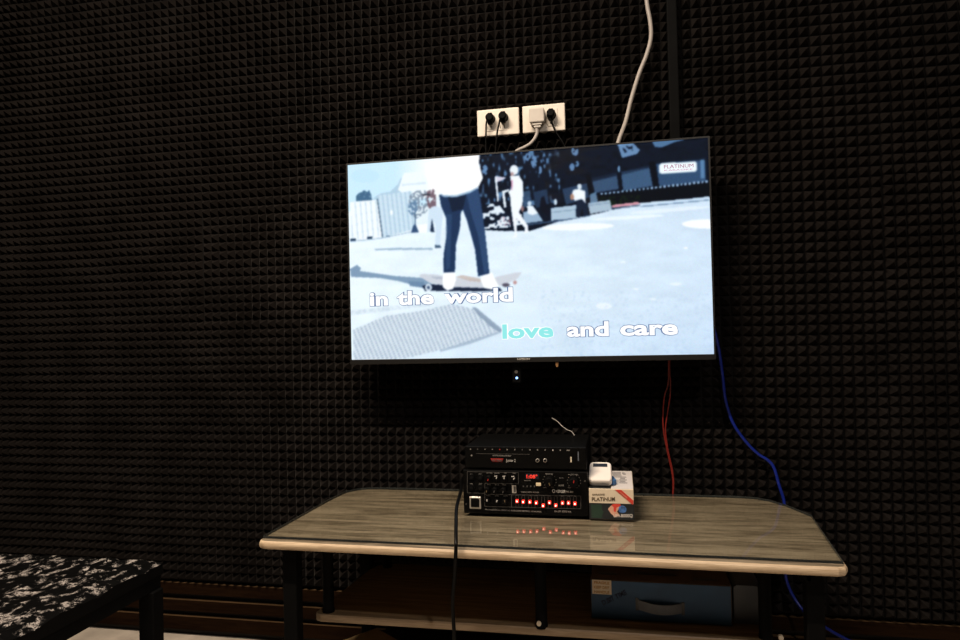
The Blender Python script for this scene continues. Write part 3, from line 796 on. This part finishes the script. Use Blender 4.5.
for (px, py, xx, yy) in ((539, 623.5, -.172, -.400), (781, 637.5, .256, -.392)):
    p = on_y(px, py, yy - .0125)
    cyl('screw_cap', (p.x, yy - .008, p.z), (p.x, yy - .0155, p.z), .0048, M['label_cream'], stand, seg=16, bev=.001)
for yy in (-.49, -.09):
    box('cross_bar', -.64, .30, yy - .008, yy + .008, ZW - .030, ZW - .0175, M['black_metal'], stand) if yy > -.3 else None
for xx in (-.672, .31):
    box('side_bar', xx - .008, xx + .008, -.48, -.09, ZW - .038, ZW - .0175, M['black_metal'], stand)

# ------------------------------------------------------------------ amplifier
AY = -.275
AX0, AX1, AZ0, AZ1 = -.3575, -.0790, ZT + .004, H - .3145
amp = empty('amplifier', (-.22, -.16, ZT)); tag(amp, 'black karaoke amplifier with ten red sliders on the glass topped stand', 'amplifier')
box('casing', AX0 + .003, AX1 - .003, AY + .006, -.055, AZ0, AZ1 - .002, M['black_plastic'], amp, bev=.002, seg=1)
fp = box('front_panel', AX0, AX1, AY, AY + .008, AZ0 - .001, AZ1, M['black_gloss'], amp, bev=.002, seg=2)
for (x, y) in ((AX0 + .03, AY + .03), (AX1 - .03, AY + .03), (AX0 + .03, -.08), (AX1 - .03, -.08)):
    cyl('foot', (x, y, ZT + .0002), (x, y, AZ0 + .001), .009, M['black_metal'], amp, seg=16)
def A(px, py, d=0.0): return on_y(px, py, AY - d)
def printed_line(x0, y0, x1, y1, w=.0008, mat='dim_print', parent=fp, d=0.0, name='printed_frame'):
    a, b_ = A(x0, y0), A(x1, y1)
    u = (b_ - a).normalized(); v = Vector((-u.z, 0, u.x)) * w / 2
    poly = [(a.x - v.x, a.z - v.z), (b_.x - v.x, b_.z - v.z), (b_.x + v.x, b_.z + v.z), (a.x + v.x, a.z + v.z)]
    return [(p[0], p[1]) for p in poly]
bm = bmesh.new()
def add_flat(bm, poly, y0, y1):
    a = [bm.verts.new((x, y0, z)) for x, z in poly]; c = [bm.verts.new((x, y1, z)) for x, z in poly]; n = len(poly)
    bm.faces.new(a); bm.faces.new(c[::-1])
    for i in range(n): bm.faces.new((a[i], c[i], c[(i + 1) % n], a[(i + 1) % n]))
for L in ((467.3, 471.6, 518.4, 472.6), (518.4, 472.6, 518.4, 483.6), (467.3, 471.6, 467.3, 492.8), (467.3, 492.8, 484.6, 493.3), (484.8, 483.2, 518.4, 483.8),
          (484.8, 483.2, 484.8, 506.4), (484.8, 494.2, 581, 496.0), (484.8, 506.4, 580.5, 508.8), (511.5, 494.6, 511.5, 507.2), (580.8, 496.0, 580.8, 508.6)):
    add_flat(bm, printed_line(*L), AY - .0004, AY + .001)
link_bm('printed_frame', bm, M['faint_print'], fp)
def knob(px, py, r, pointer=None, pm='white_print', depth=.012, length=.9):
    p = A(px, py)
    k = cyl('knob', (p.x, AY + .001, p.z), (p.x, AY - depth, p.z), r, M['black_plastic'], amp, r1=r * .86, seg=28, bev=.0012)
    if pointer is not None:
        a = math.radians(pointer); u = Vector((math.sin(a), 0, math.cos(a))); v = Vector((u.z, 0, -u.x)) * .0009
        c0, c1 = p + u * r * .05, p + u * r * .84 * length
        prism_y('pointer', [(c0.x - v.x, c0.z - v.z), (c1.x - v.x, c1.z - v.z), (c1.x + v.x, c1.z + v.z), (c0.x + v.x, c0.z + v.z)], AY - depth - .0005, AY - depth + .0005, M[pm], k)
    return k
for x, y, pt, pm in ((489.3, 477.6, 200, 'red_print'), (497, 477.8, 20, 'white_print'), (505, 478, 0, 'white_print'), (514, 478.3, 40, 'white_print'),
                     (487.6, 489, 190, 'gold_print'), (495.4, 489.3, 200, 'faint_print'), (504, 489.6, 190, 'faint_print'),
                     (488, 500.3, 0, 'white_print'), (497.3, 500.8, 25, 'white_print'), (505.6, 501, 0, 'gold_print')):
    knob(x, y, .0066, pt, pm)
for x, y in ((497, 475), (505, 475.2), (514, 475.4)):
    p = A(x - 1.6, y + .3)
    prism_y('pointer_tick', [(p.x, p.z), (p.x + .006, p.z + .0004), (p.x + .006, p.z + .002), (p.x, p.z + .0016)], AY - .0132, AY - .012, M['white_print'], amp)
for x, y in ((471.6, 477), (480.4, 477.2), (471.6, 487.4), (480.4, 487.6)):
    p = A(x, y)
    j = cyl('microphone_jack', (p.x, AY + .001, p.z), (p.x, AY - .004, p.z), .0072, M['black_plastic'], amp, seg=24, bev=.001)
    cyl('jack_hole', (p.x, AY - .0038, p.z), (p.x, AY - .0044, p.z), .0032, M['foam_base'], j, seg=16)
for x, y, w_ in ((471.5, 474, 3), (480.5, 474, 3.4), (489.5, 472.9, 6), (497, 473, 5), (505.5, 473, 2.5), (514, 473.2, 3.5), (471.5, 483.6, 3), (480.5, 483.8, 3),
                 (489, 484.4, 4), (497, 484.6, 4), (504.5, 484.7, 4), (488.5, 495.4, 4), (497, 495.6, 4), (505.5, 495.8, 4)):
    p = A(x - w_ / 2, y + .6)
    s_ = {471.5: 'MIC', 480.5: 'MIC', 489.5: 'MIC VOL', 497: 'BASS', 505.5: 'MID', 514: 'TREBLE'}.get(x, 'VOL')
    text_mesh('printed_text', s_, M['dim_print'], fp, p, (1, 0, 0), (0, 0, 1), width=w_ * .00225, height=.0022, extrude=.0004, offset=.01)
# power switch in its silver frame
a, b_ = A(469.6, 496.4), A(481.2, 508.8)
sw = box('power_switch', a.x, b_.x, AY - .003, AY + .001, b_.z, a.z, M['silver'], amp, bev=.001, seg=1)
box('rocker', a.x + .0035, b_.x - .0035, AY - .0055, AY - .001, b_.z + .0045, a.z - .0035, M['black_plastic'], sw, bev=.001, seg=1)
text_mesh('printed_text', 'POWER', M['faint_print'], fp, A(472, 496.1), (1, 0, 0), (0, 0, 1), width=.014, height=.002, extrude=.0004)
p = A(466.2, 504); cyl('panel_screw', (p.x, AY, p.z), (p.x, AY - .0012, p.z), .0018, M['ring_grey'], amp, seg=12)
p = A(585, 481); cyl('panel_screw', (p.x, AY, p.z), (p.x, AY - .0012, p.z), .0018, M['ring_grey'], amp, seg=12)
# USB port
a, b_ = A(512, 485.2), A(516.4, 493)
us = box('usb_port', a.x, b_.x, AY - .0016, AY + .001, b_.z, a.z, M['silver'], amp)
box('usb_tongue', a.x + .0035, b_.x - .001, AY - .0018, AY - .001, b_.z + .002, a.z - .002, M['ring_grey'], us)
# red display
a, b_ = A(525.5, 473.4), A(539, 479.2)
ds = box('display', a.x, b_.x, AY - .0006, AY + .001, b_.z, a.z, M['device_dark'], amp)
text_mesh('display_digits', '1:08°', M['display_red'], ds, A(526.5, 478.2, .0008), (1, 0, 0), (0, 0, 1), width=.0245, height=.0078, extrude=.0003, offset=.025)
p = A(524, 481); text_mesh('printed_text', 'BLUETOOTH', M['dim_print'], fp, p, (1, 0, 0), (0, 0, 1), width=.015, height=.0022, extrude=.0004, offset=.01)
a, b_ = A(536, 482.6), A(541, 485.8)
box('play_button', a.x, b_.x, AY - .003, AY + .001, b_.z, a.z, M['amber'], amp, bev=.0008, seg=1)
for x in (523.4, 527.2, 530.8, 534.5):
    p = A(x, 486.3); box('small_button', p.x - .0012, p.x + .0012, AY - .002, AY + .001, p.z - .0016, p.z + .0016, M['faint_print'], amp)
text_mesh('printed_text', 'USB/SD/FM/BT PLAYER', M['dim_print'], fp, A(521.2, 492.6), (1, 0, 0), (0, 0, 1), width=.040, height=.0024, extrude=.0004, offset=.012)
# two large knobs
for x, y, pt, pm in ((549.6, 480.8, 160, 'gold_print'), (574, 481.6, 10, 'red_print')):
    k = knob(x, y, .0118, pt, pm, depth=.018, length=.7)
    p = A(x, y); bm = bmesh.new()
    for q in range(-5, 6):
        a_ = math.radians(q * 26); u = Vector((math.sin(a_), 0, math.cos(a_))); c_ = p + u * .0145
        add_flat(bm, [(c_.x - .0006, c_.z - .0006), (c_.x + .0006, c_.z - .0006), (c_.x + .0006, c_.z + .0006), (c_.x - .0006, c_.z + .0006)], AY - .0004, AY + .001)
    link_bm('scale_marks', bm, M['dim_print'], fp)
text_mesh('printed_text', 'MIC VOL', M['dim_print'], fp, A(545.4, 474.6), (1, 0, 0), (0, 0, 1), width=.017, height=.0026, extrude=.0004, offset=.012)
text_mesh('printed_text', 'MUSIC VOL', M['dim_print'], fp, A(568.4, 475.1), (1, 0, 0), (0, 0, 1), width=.022, height=.0026, extrude=.0004, offset=.012)
text_mesh('printed_text', 'BASS', M['faint_print'], fp, A(559.3, 478.6), (1, 0, 0), (0, 0, 1), width=.0095, height=.0026, extrude=.0004, offset=.012)
text_mesh('printed_text', 'BALANCE', M['dim_print'], fp, A(558.8, 486.2), (1, 0, 0), (0, 0, 1), width=.0115, height=.0032, extrude=.0004, offset=.012)
for x, s_ in ((545, 'MIN'), (552.6, 'MAX'), (569.6, 'MIN'), (577, 'MAX')):
    text_mesh('printed_text', s_, M['faint_print'], fp, A(x - 1.6, 488), (1, 0, 0), (0, 0, 1), width=.0065, height=.0022, extrude=.0004, offset=.012)
p = A(553.7, 491)
bm = bmesh.new()
for k in range(16):
    a0, a1 = k * math.pi / 8, (k + 1) * math.pi / 8
    add_flat(bm, [(p.x + .0022 * math.cos(a0), p.z + .0026 * math.sin(a0)), (p.x + .0034 * math.cos(a0), p.z + .004 * math.sin(a0)), (p.x + .0034 * math.cos(a1), p.z + .004 * math.sin(a1)), (p.x + .0022 * math.cos(a1), p.z + .0026 * math.sin(a1))], AY - .0004, AY + .001)
link_bm('maker_emblem', bm, M['white_print'], fp)
text_mesh('maker_lettering', 'KEVLER', M['white_print'], fp, A(555.8, 492.6), (1, 0, 0), (0, 0, 1), width=.0205, height=.006, extrude=.0004, offset=.0, italic=True)
text_mesh('model_lettering', 'PX-300', M['dim_print'], fp, A(565.8, 492.6), (1, 0, 0), (0, 0, 1), width=.0165, height=.0038, extrude=.0004, offset=.02)
text_mesh('printed_text', 'PROFESSIONAL DIGITAL KARAOKE MIXING AMPLIFIER', M['dim_print'], fp, A(485.2, 510.2), (1, 0, -.012), (0, 0, 1), width=.127, height=.003, extrude=.0004, offset=.012)
text_mesh('printed_text', 'ON OFF  ECHO VOL', M['dim_print'], fp, A(554.4, 512.2), (1, 0, 0), (0, 0, 1), width=.037, height=.0038, extrude=.0004, offset=.02)
# ten equaliser sliders
for k, (x, y) in enumerate(((517.2, 500.8), (523.4, 501.4), (530, 501.6), (536.4, 502.4), (543.3, 505.2), (549.6, 502.2), (555.9, 505), (562.6, 502.6), (568.6, 502.6), (575, 503.3))):
    a = A(x, 495.9 + (x - 517) * .022); b_ = A(x, 507.0 + (x - 517) * .022); p = A(x, y)
    sl = box('slider', p.x - .0032, p.x + .0032, AY - .0055, AY + .001, p.z - .0036, p.z + .0036, M['led_red'], amp, bev=.0012, seg=2)
    box('slider_light', p.x - .0014, p.x + .0014, AY - .0062, AY - .005, p.z - .0016, p.z + .0016, M['led_core'], sl, bev=.0003, seg=1)
    bm = bmesh.new()
    for dx in (-.0032, .0032): box_bm(bm, p.x + dx - .0003, p.x + dx + .0003, AY - .0003, AY + .001, b_.z, a.z)
    link_bm('slider_track', bm, M['faint_print'], amp)
    text_mesh('printed_text', ('60', '120', '250', '500', '1K', '2K', '4K', '8K', '12K', '16K')[k], M['faint_print'], fp, A(x - 1.4, 495.6 + (x - 517) * .02), (1, 0, 0), (0, 0, 1), width=.006, height=.0018, extrude=.0004)

# ------------------------------------------------------------------ karaoke player on top of the amplifier
DY = -.272
DX0, DX1, DZ0, DZ1 = -.352, -.0815, AZ1 + .004, H - .2625
pl = empty('karaoke_player', (-.22, -.17, AZ1)); tag(pl, 'slim black karaoke player lying on top of the amplifier', 'media player')
box('casing', DX0, DX1, DY + .003, -.08, DZ0, DZ1, M['black_plastic'], pl, bev=.002, seg=1)
df = box('front_panel', DX0 - .001, DX1 + .001, DY, DY + .006, DZ0, DZ1 + .0005, M['black_gloss'], pl, bev=.0015, seg=2)
for (x, y) in ((DX0 + .03, DY + .03), (DX1 - .03, DY + .03), (DX0 + .03, -.10), (DX1 - .03, -.10)):
    cyl('foot', (x, y, AZ1 - .0018), (x, y, DZ0 + .001), .008, M['black_metal'], pl, seg=16)
def D(px, py, d=0.0): return on_y(px, py, DY - d)
for x, mt in ((470.6, 'dim_print'), (477.6, 'faint_print'), (485, 'dim_print'), (492.4, 'dim_print'), (499.8, 'red_print'), (507.2, 'dim_print'), (514.8, 'dim_print'), (522.3, 'faint_print'), (530, 'dim_print'), (537.5, 'dim_print'), (545.2, 'dim_print'), (552.8, 'white_print'), (560.4, 'dim_print'), (568.2, 'dim_print')):
    p = D(x, 449.1 + (x - 470) * .012); w = .0034 if x > 566 else .0012
    box('touch_key', p.x - w, p.x + w, DY - .0005, DY + .001, p.z - .0012, p.z + .0012, M[mt], pl)
p = D(471.6, 455.4); cyl('power_key', (p.x, DY + .001, p.z), (p.x, DY - .001, p.z), .0019, M['dim_print'], pl, seg=14)
a, b_ = D(476, 453.6), D(530, 454.9)
bm = bmesh.new(); add_flat(bm, [(a.x, a.z - .0003), (b_.x, a.z - .0003), (b_.x, a.z + .0003), (a.x, a.z + .0003)], DY - .0003, DY + .001)
link_bm('disc_tray_line', bm, M['faint_print'], df)
text_mesh('printed_text', 'HD/DVD/MIDI Karaoke Player', M['dim_print'], df, D(492.9, 456.3), (1, 0, 0), (0, 0, 1), width=.0415, height=.0032, extrude=.0004, offset=.01)
a, b_ = D(490.6, 458.3), D(503.4, 462.0)
w = b_.x - a.x
prism_y('red_badge', [(a.x, a.z), (b_.x, a.z), (b_.x - .003, b_.z), (a.x + .004, b_.z)], DY - .0006, DY + .001, M['red_print'], df)
text_mesh('badge_lettering', 'PLATINUM', M['faint_print'], df, D(492, 461.6, .001), (1, 0, 0), (0, 0, 1), width=w * .8, height=.005, extrude=.0006, offset=.02, italic=True)
text_mesh('printed_text', 'Junior 2', M['white_print'], df, D(506, 461.7), (1, 0, 0), (0, 0, 1), width=.0218, height=.0062, extrude=.0004, offset=.0)
for x in (537.6, 545.2):
    p = D(x, 460.4)
    k = cyl('round_socket', (p.x, DY + .001, p.z), (p.x, DY - .004, p.z), .0042, M['silver'], pl, seg=20, bev=.001)
    cyl('socket_hole', (p.x, DY - .0038, p.z + .0008), (p.x, DY - .0046, p.z + .0008), .0030, M['foam_base'], k, seg=16)
a, b_ = D(570.2, 456.8), D(571.9, 462.2); box('usb_port', a.x, b_.x, DY - .001, DY + .001, b_.z, a.z, M['label_cream'], pl)
a, b_ = D(577.6, 451.6), D(579.0, 461); box('side_strip', a.x, b_.x, DY - .001, DY + .001, b_.z, a.z, M['handle_grey'], pl)
pts = [on_y(x, y, yy) for x, y, yy in ((571.5, 431.5, -.09), (567.5, 430, -.086), (562, 426, -.08), (557.5, 421.5, -.07), (552, 418, -.05))]
pts = [(pts[0] + Vector((.01, -.01, -.012)))] + pts
tag(tube('signal_wire', pts, .0011, M['grey_cord'], seg=6), 'short pale wire end sticking up behind the karaoke player', 'wire')

# dark lead falling from the amplifier over the front of the stand
pts = [on_y(*p) for p in ((463, 478, -.16), (462, 480, -.20), (461.5, 484, -.26), (461.0, 490, -.32), (459, 498, -.38), (456.6, 508, -.43), (456.0, 525, -.49), (456, 541, -.525), (455.9, 549, -.532), (455.6, 558, -.532), (454.4, 578, -.53), (452.8, 598, -.53), (453.2, 618, -.53), (454.4, 640, -.53), (454.6, 690, -.53))]
pts = [Vector((-.345, -.040, ZT + .060)), Vector((-.372, -.060, ZT + .062)), Vector((-.380, -.12, ZT + .064))] + pts[1:]
tag(tube('audio_lead', pts, .0036, M['black_gloss'], seg=10), 'black lead hanging over the front edge of the oak stand', 'cable')

# ------------------------------------------------------------------ microphone box with the white pocket device
BY = -.28
BX0, BX1, BZ1 = -.0765, .0180, H - .3495
bx = empty('microphone_box', (-.03, -.18, ZT)); tag(bx, 'small cream and black carton with red ribbon print beside the amplifier', 'box')
zm = on_y(611, 503.4, BY).z
box('carton', BX0, BX1, BY, -.09, ZT + .0003, BZ1, M['box_cream'], bx, bev=.0006, seg=1)
lowp = box('black_band', BX0 + .0, BX1 - .0001, BY - .0006, BY + .001, ZT + .0006, zm, M['box_black'], bx)
box('side_band', BX1 - .001, BX1 + .0005, BY, -.09, ZT + .0006, zm, M['box_black'], bx)
box('top_print_sheet', BX0 + .048, BX1 - .001, BY + .004, -.092, BZ1 - .0002, BZ1 + .0008, M['paper'], bx)
box('top_black_panel', BX0 + .001, BX0 + .047, BY + .004, -.092, BZ1 - .0002, BZ1 + .0006, M['box_black'], bx)
def B(px, py, d=0.0): return on_y(px, py, BY - d)
a, b_ = B(591, 504.4), B(602, 517.8)
prism_y('green_patch', [(a.x, a.z), (b_.x, a.z), (b_.x, (a.z + b_.z) / 2 + .003), (b_.x + .004, (a.z + b_.z) / 2 - .001), (b_.x, b_.z + .004), (b_.x, b_.z), (a.x + .001, b_.z)], BY - .001, BY, M['box_green'], bx)
rib = [B(615, 489.6), B(621, 489.7), B(633.6, 500.6), B(633, 504.8), B(630.5, 502.8)]
rb = prism_y('red_ribbon', [(p.x, p.z) for p in rib], BY - .001, BY, M['box_red'], bx)
u = (rib[2] - rib[1])
text_mesh('ribbon_lettering', 'KARAOKE', M['box_skin'], rb, B(620.0, 493.0, .0011), u, Vector((-u.z, 0, u.x)), width=.018, height=.0028, extrude=.0003, offset=.01)
pe = [B(x, y) for x, y in ((608, 509), (611, 505.6), (616, 504.6), (620, 507), (617, 511.5), (620, 515.8), (615, 516.8), (611, 513.5))]
prism_y('printed_hand', [(p.x, p.z) for p in pe], BY - .0012, BY, M['box_skin'], bx)
pe = [B(x, y) for x, y in ((611.5, 505), (614, 503.8), (620, 503.9), (621, 505.4), (616.6, 507.4), (615.6, 512), (613.6, 511), (613.6, 507))]
prism_y('red_swoosh', [(p.x, p.z) for p in pe], BY - .0016, BY, M['box_red'], bx)
p = B(622.4, 509.2)
prism_y('printed_globe', [(p.x + .0085 * math.cos(k * math.pi / 10), p.z + .0078 * math.sin(k * math.pi / 10)) for k in range(20)], BY - .0014, BY, M['box_globe'], bx)
text_mesh('box_lettering', 'UM-8000Q', M['device_white'], bx, B(613.6, 517.2, .0016), (1, 0, .03), (0, 0, 1), width=.040, height=.0068, extrude=.0004, offset=.0)
text_mesh('box_lettering', 'KARAOKE', M['gold_print'], bx, B(592.4, 495.2, .0004), (1, 0, .03), (0, 0, 1), width=.026, height=.0034, extrude=.0004, offset=.01)
text_mesh('box_lettering', 'PLATINUM', M['gold_print'], bx, B(591.8, 500.9, .0004), (1, 0, .03), (0, 0, 1), width=.0495, height=.0082, extrude=.0004, offset=.02)
if False: text_mesh('box_lettering', 'PLATINUM', M['box_cream'], bx, B(592.2, 500.7, .0009), (1, 0, .03), (0, 0, 1), width=.0485, height=.0076, extrude=.0004, offset=.0)
# grey print blocks on the lid
for (x0, x1, y0, y1) in ((-.030, -.006, -.165, -.10), (-.012, .006, -.225, -.15), (-.006, .004, -.135, -.108), (-.030, -.018, -.25, -.23)):
    bm = bmesh.new(); m_ = 5
    for k in range(m_):
        ya = y0 + (y1 - y0) * k / m_
        box_bm(bm, x0 + random.random() * .003, x1 - random.random() * .005, ya, ya + (y1 - y0) / m_ * .55, BZ1 + .0006, BZ1 + .0011)
    link_bm('printed_lines', bm, M['paper_grey'], bx)
# pocket device leaning back on a blue packet
th = math.radians(31)
dv = empty('wireless_receiver', (-.0525, -.262, BZ1 + .0008), (0, 0, 0))
tag(dv, 'small rounded white device with dark window leaning on the carton', 'receiver')
bm = bmesh.new()
Wd, Ld, Td = .050, .062, .016
outl = rrect(0, 0, Wd, Ld, .010, 6)
def tilt(x, l, t_):   # x across, l along the length, t_ thickness outwards
    return Vector((-.0525 + x, -.268 + (l + Ld / 2) * math.cos(th) - t_ * math.sin(th) + Td * math.sin(th), BZ1 + .0012 + (l + Ld / 2) * math.sin(th) + t_ * math.cos(th)))
rings = []
for t_, s_ in ((0, .93), (.002, 1.0), (Td - .005, 1.0), (Td - .0015, .965), (Td, .90)):
    rings.append([bm.verts.new(tilt(x * s_ * (1.0 - .06 * (l / Ld)), l * s_, t_)) for x, l in outl])
n = len(outl)
for a_, c_ in zip(rings, rings[1:]):
    for k in range(n): bm.faces.new((a_[k], a_[(k + 1) % n], c_[(k + 1) % n], c_[k]))
bm.faces.new(rings[0][::-1]); bm.faces.new(rings[-1])
link_bm('device_body', bm, M['device_white'], dv, smooth=False)
bm = bmesh.new()
q = [bm.verts.new(tilt(x, l, t_)) for t_ in (Td - .0004, Td + .0005) for x, l in ((-.016, .013), (.0155, .013), (.0155, .0235), (-.016, .0235))]
for f in ((0, 3, 2, 1), (4, 5, 6, 7), (0, 1, 5, 4), (1, 2, 6, 5), (2, 3, 7, 6), (3, 0, 4, 7)): bm.faces.new([q[i] for i in f])
link_bm('dark_window', bm, M['device_dark'], dv)
pk = prism('battery_packet', [(-.066, -.222), (-.024, -.252), (-.018, -.24), (-.024, -.205), (-.062, -.200)], BZ1 + .0010, BZ1 + .0125, M['packet_blue'], bev=.002, seg=2)
tag(pk, 'small blue packet tucked under the white device on the carton', 'packet')

# ------------------------------------------------------------------ things on the lower shelf and floor
CY = -.350
cb = empty('blue_carton', (.064, -.25, shelf_z)); tag(cb, 'dark blue carton with a carry handle on the lower shelf', 'box')
cz0, cz1 = shelf_z + .0005, H - .519
box('carton_body', -.0745, .2025, CY, -.13, cz0, cz1, M['carton_brown'], cb, bev=.001, seg=1)
box('blue_front', -.0735, .2005, CY - .0012, CY + .001, cz0 + .002, cz1 - .002, M['carton_blue'], cb)
bm = bmesh.new()
for k, (x0, x1, y0) in enumerate(((-.06, -.02, -.32), (.02, .10, -.31), (.03, .11, -.28), (.13, .18, -.33), (-.06, -.03, -.27))):
    box('lid_print', x0, x1, y0, y0 + .012, cz1 - .0005, cz1 + .0008, M['box_black'], cb)
def Cc(px, py, d=.0012): return on_y(px, py, CY - d)
a, b_ = Cc(592, 579.6), Cc(611.6, 594.6)
lb = box('paper_label', a.x, b_.x, CY - .0020, CY - .001, b_.z, a.z, M['label_cream'], cb)
for k, s_ in enumerate(('FRAGILE', 'KEEP DRY', 'HANDLE')):
    text_mesh('label_lettering', s_, M['label_ochre'], lb, Cc(594, 583.6 + k * 4.6, .0021), (1, 0, -.01), (0, 0, 1), width=.031, height=.0052, extrude=.0004, offset=.03)
u = Cc(628.5, 592.5) - Cc(602, 605)
text_mesh('marker_writing', 'D.BIT TIME', M['marker'], cb, Cc(603.4, 605.2), u, Vector((-u.z, 0, u.x)), width=.055, height=.0095, extrude=.0004, offset=.03)
# handle: a bowed strap between two dark slots
hx0, hx1 = Cc(637, 602).x, Cc(683, 606).x; hz = Cc(660, 605).z
bm = bmesh.new(); K = 16; R_ = []
for k in range(K + 1):
    t_ = k / K; x = hx0 + (hx1 - hx0) * t_; s_ = math.sin(math.pi * t_)
    y = CY - .002 - .012 * s_; z = hz - .001 - .003 * s_ - t_ * .003; h2 = .0095
    R_.append([bm.verts.new((x, y, z - h2)), bm.verts.new((x, y, z + h2)), bm.verts.new((x, y + .003, z + h2)), bm.verts.new((x, y + .003, z - h2))])
for a_, c_ in zip(R_, R_[1:]):
    for k in range(4): bm.faces.new((a_[k], a_[(k + 1) % 4], c_[(k + 1) % 4], c_[k]))
bm.faces.new(R_[0]); bm.faces.new(R_[-1][::-1])
hd = link_bm('carry_handle', bm, M['handle_grey'], cb)
for x, dz in ((hx0, 0), (hx1, -.004)):
    box('handle_slot', x - .003, x + .003, CY - .003, CY, hz - .013 + dz, hz + .012 + dz, M['box_black'], hd)
# grey soft case beside it
bm = bmesh.new()
zt2, zb2 = H - .523, shelf_z
prof = []
for k in range(9):
    a_ = math.radians(90 - 90 * k / 8); prof.append((.247 + .020 * math.cos(a_), zt2 - .020 + .020 * math.sin(a_)))
poly = [(.208, zb2 + .0005), (.208, zt2 - .004), (.214, zt2)] + prof + [(.267, zb2 + .0005)]
gc = prism_y('grey_case', poly, -.335, -.15, M['case_grey'])
tag(gc, 'dark grey rounded case squeezed in right of the blue carton', 'case')
# tan carton on the floor under the stand
e1 = Vector((-.594, -.804)); e2 = Vector((.804, -.594)); c = Vector((-.625, -.135))
pp = [c, c + e1 * .20, c + e1 * .20 + e2 * .15, c + e2 * .15]
tc_ = prism('floor_carton', [(p.x, p.y) for p in pp], 0.0, .118, M['carton_tan'])
tag(tc_, 'plain tan cardboard carton on the floor under the oak stand', 'box')

# ------------------------------------------------------------------ bench with the marbled cover at the left
bz_ = H - .440
bench = empty('bench', (-1.4, -.75, 0)); tag(bench, 'low black bench with a black and white marbled top at left', 'bench')
bxR, byB, bxL, byF = -.906, -.572, -1.95, -1.08
bm = bmesh.new()
nx, ny = 60, 30
g = [[None] * (ny + 1) for _ in range(nx + 1)]
for i in range(nx + 1):
    for j in range(ny + 1):
        x = bxL + (bxR - bxL) * i / nx; y = byF + (byB - byF) * j / ny
        e = min(i, nx - i, j * 1.0, ny - j)
        dz = (.0022 * math.sin(i * 1.7 + j * .8) + random.uniform(-.0022, .0022)) - (.008 if e == 0 else 0)
        g[i][j] = bm.verts.new((x, y, bz_ + dz))
for i in range(nx):
    for j in range(ny): bm.faces.new((g[i][j], g[i + 1][j], g[i + 1][j + 1], g[i][j + 1]))
bd = [g[i][0] for i in range(nx + 1)] + [g[nx][j] for j in range(1, ny + 1)] + [g[i][ny] for i in range(nx - 1, -1, -1)] + [g[0][j] for j in range(ny - 1, 0, -1)]
dn = [bm.verts.new((v.co.x, v.co.y, bz_ - .03)) for v in bd]
for k in range(len(bd)): bm.faces.new((bd[k], dn[k], dn[(k + 1) % len(bd)], bd[(k + 1) % len(bd)])).material_index = 1
bm.faces.new(dn).material_index = 1
link_bm('marbled_seat', bm, [M['marble'], M['black_plastic']], bench)
bm = bmesh.new()
box_bm(bm, bxL + .005, bxR - .003, byF + .005, byB - .003, bz_ - .055, bz_ - .0302)
link_bm('frame', bm, M['black_metal'], bench)
for x in (bxL + .03, bxR - .0125):
    for y in (byF + .03, byB - .020):
        box('leg', x - .0165, x + .0165, y - .016, y + .016, 0, bz_ - .055, M['black_metal'], bench, bev=.002, seg=1)

# ------------------------------------------------------------------ the room's lamp
LA, LB = LAMPS[0][0], LAMPS[1][0]
lm = empty('tube_lamp', (LA[0], LA[1], ZC)); tag(lm, 'long white tube lamp on the ceiling parallel to the foam wall', 'lamp')
box('lamp_base', LA[0] - .62, LA[0] + .62, LA[1] - .03, LA[1] + .03, ZC - .02, ZC - .0005, M['lamp_body'], lm, bev=.003)
cyl('lamp_tube', (LA[0] - .6, LA[1], ZC - .035), (LA[0] + .6, LA[1], ZC - .035), .013, M['lamp_glow'], lm, seg=20)
lm = empty('ceiling_lamp', (LB[0], LB[1], ZC)); tag(lm, 'round white ceiling lamp farther from the foam wall, toward the right', 'lamp')
cyl('lamp_base', (LB[0], LB[1], ZC), (LB[0], LB[1], ZC - .018), .12, M['lamp_body'], lm, seg=40)
cyl('lamp_diffuser', (LB[0], LB[1], ZC - .0182), (LB[0], LB[1], ZC - .034), .105, M['lamp_glow'], lm, seg=40, bev=.01)
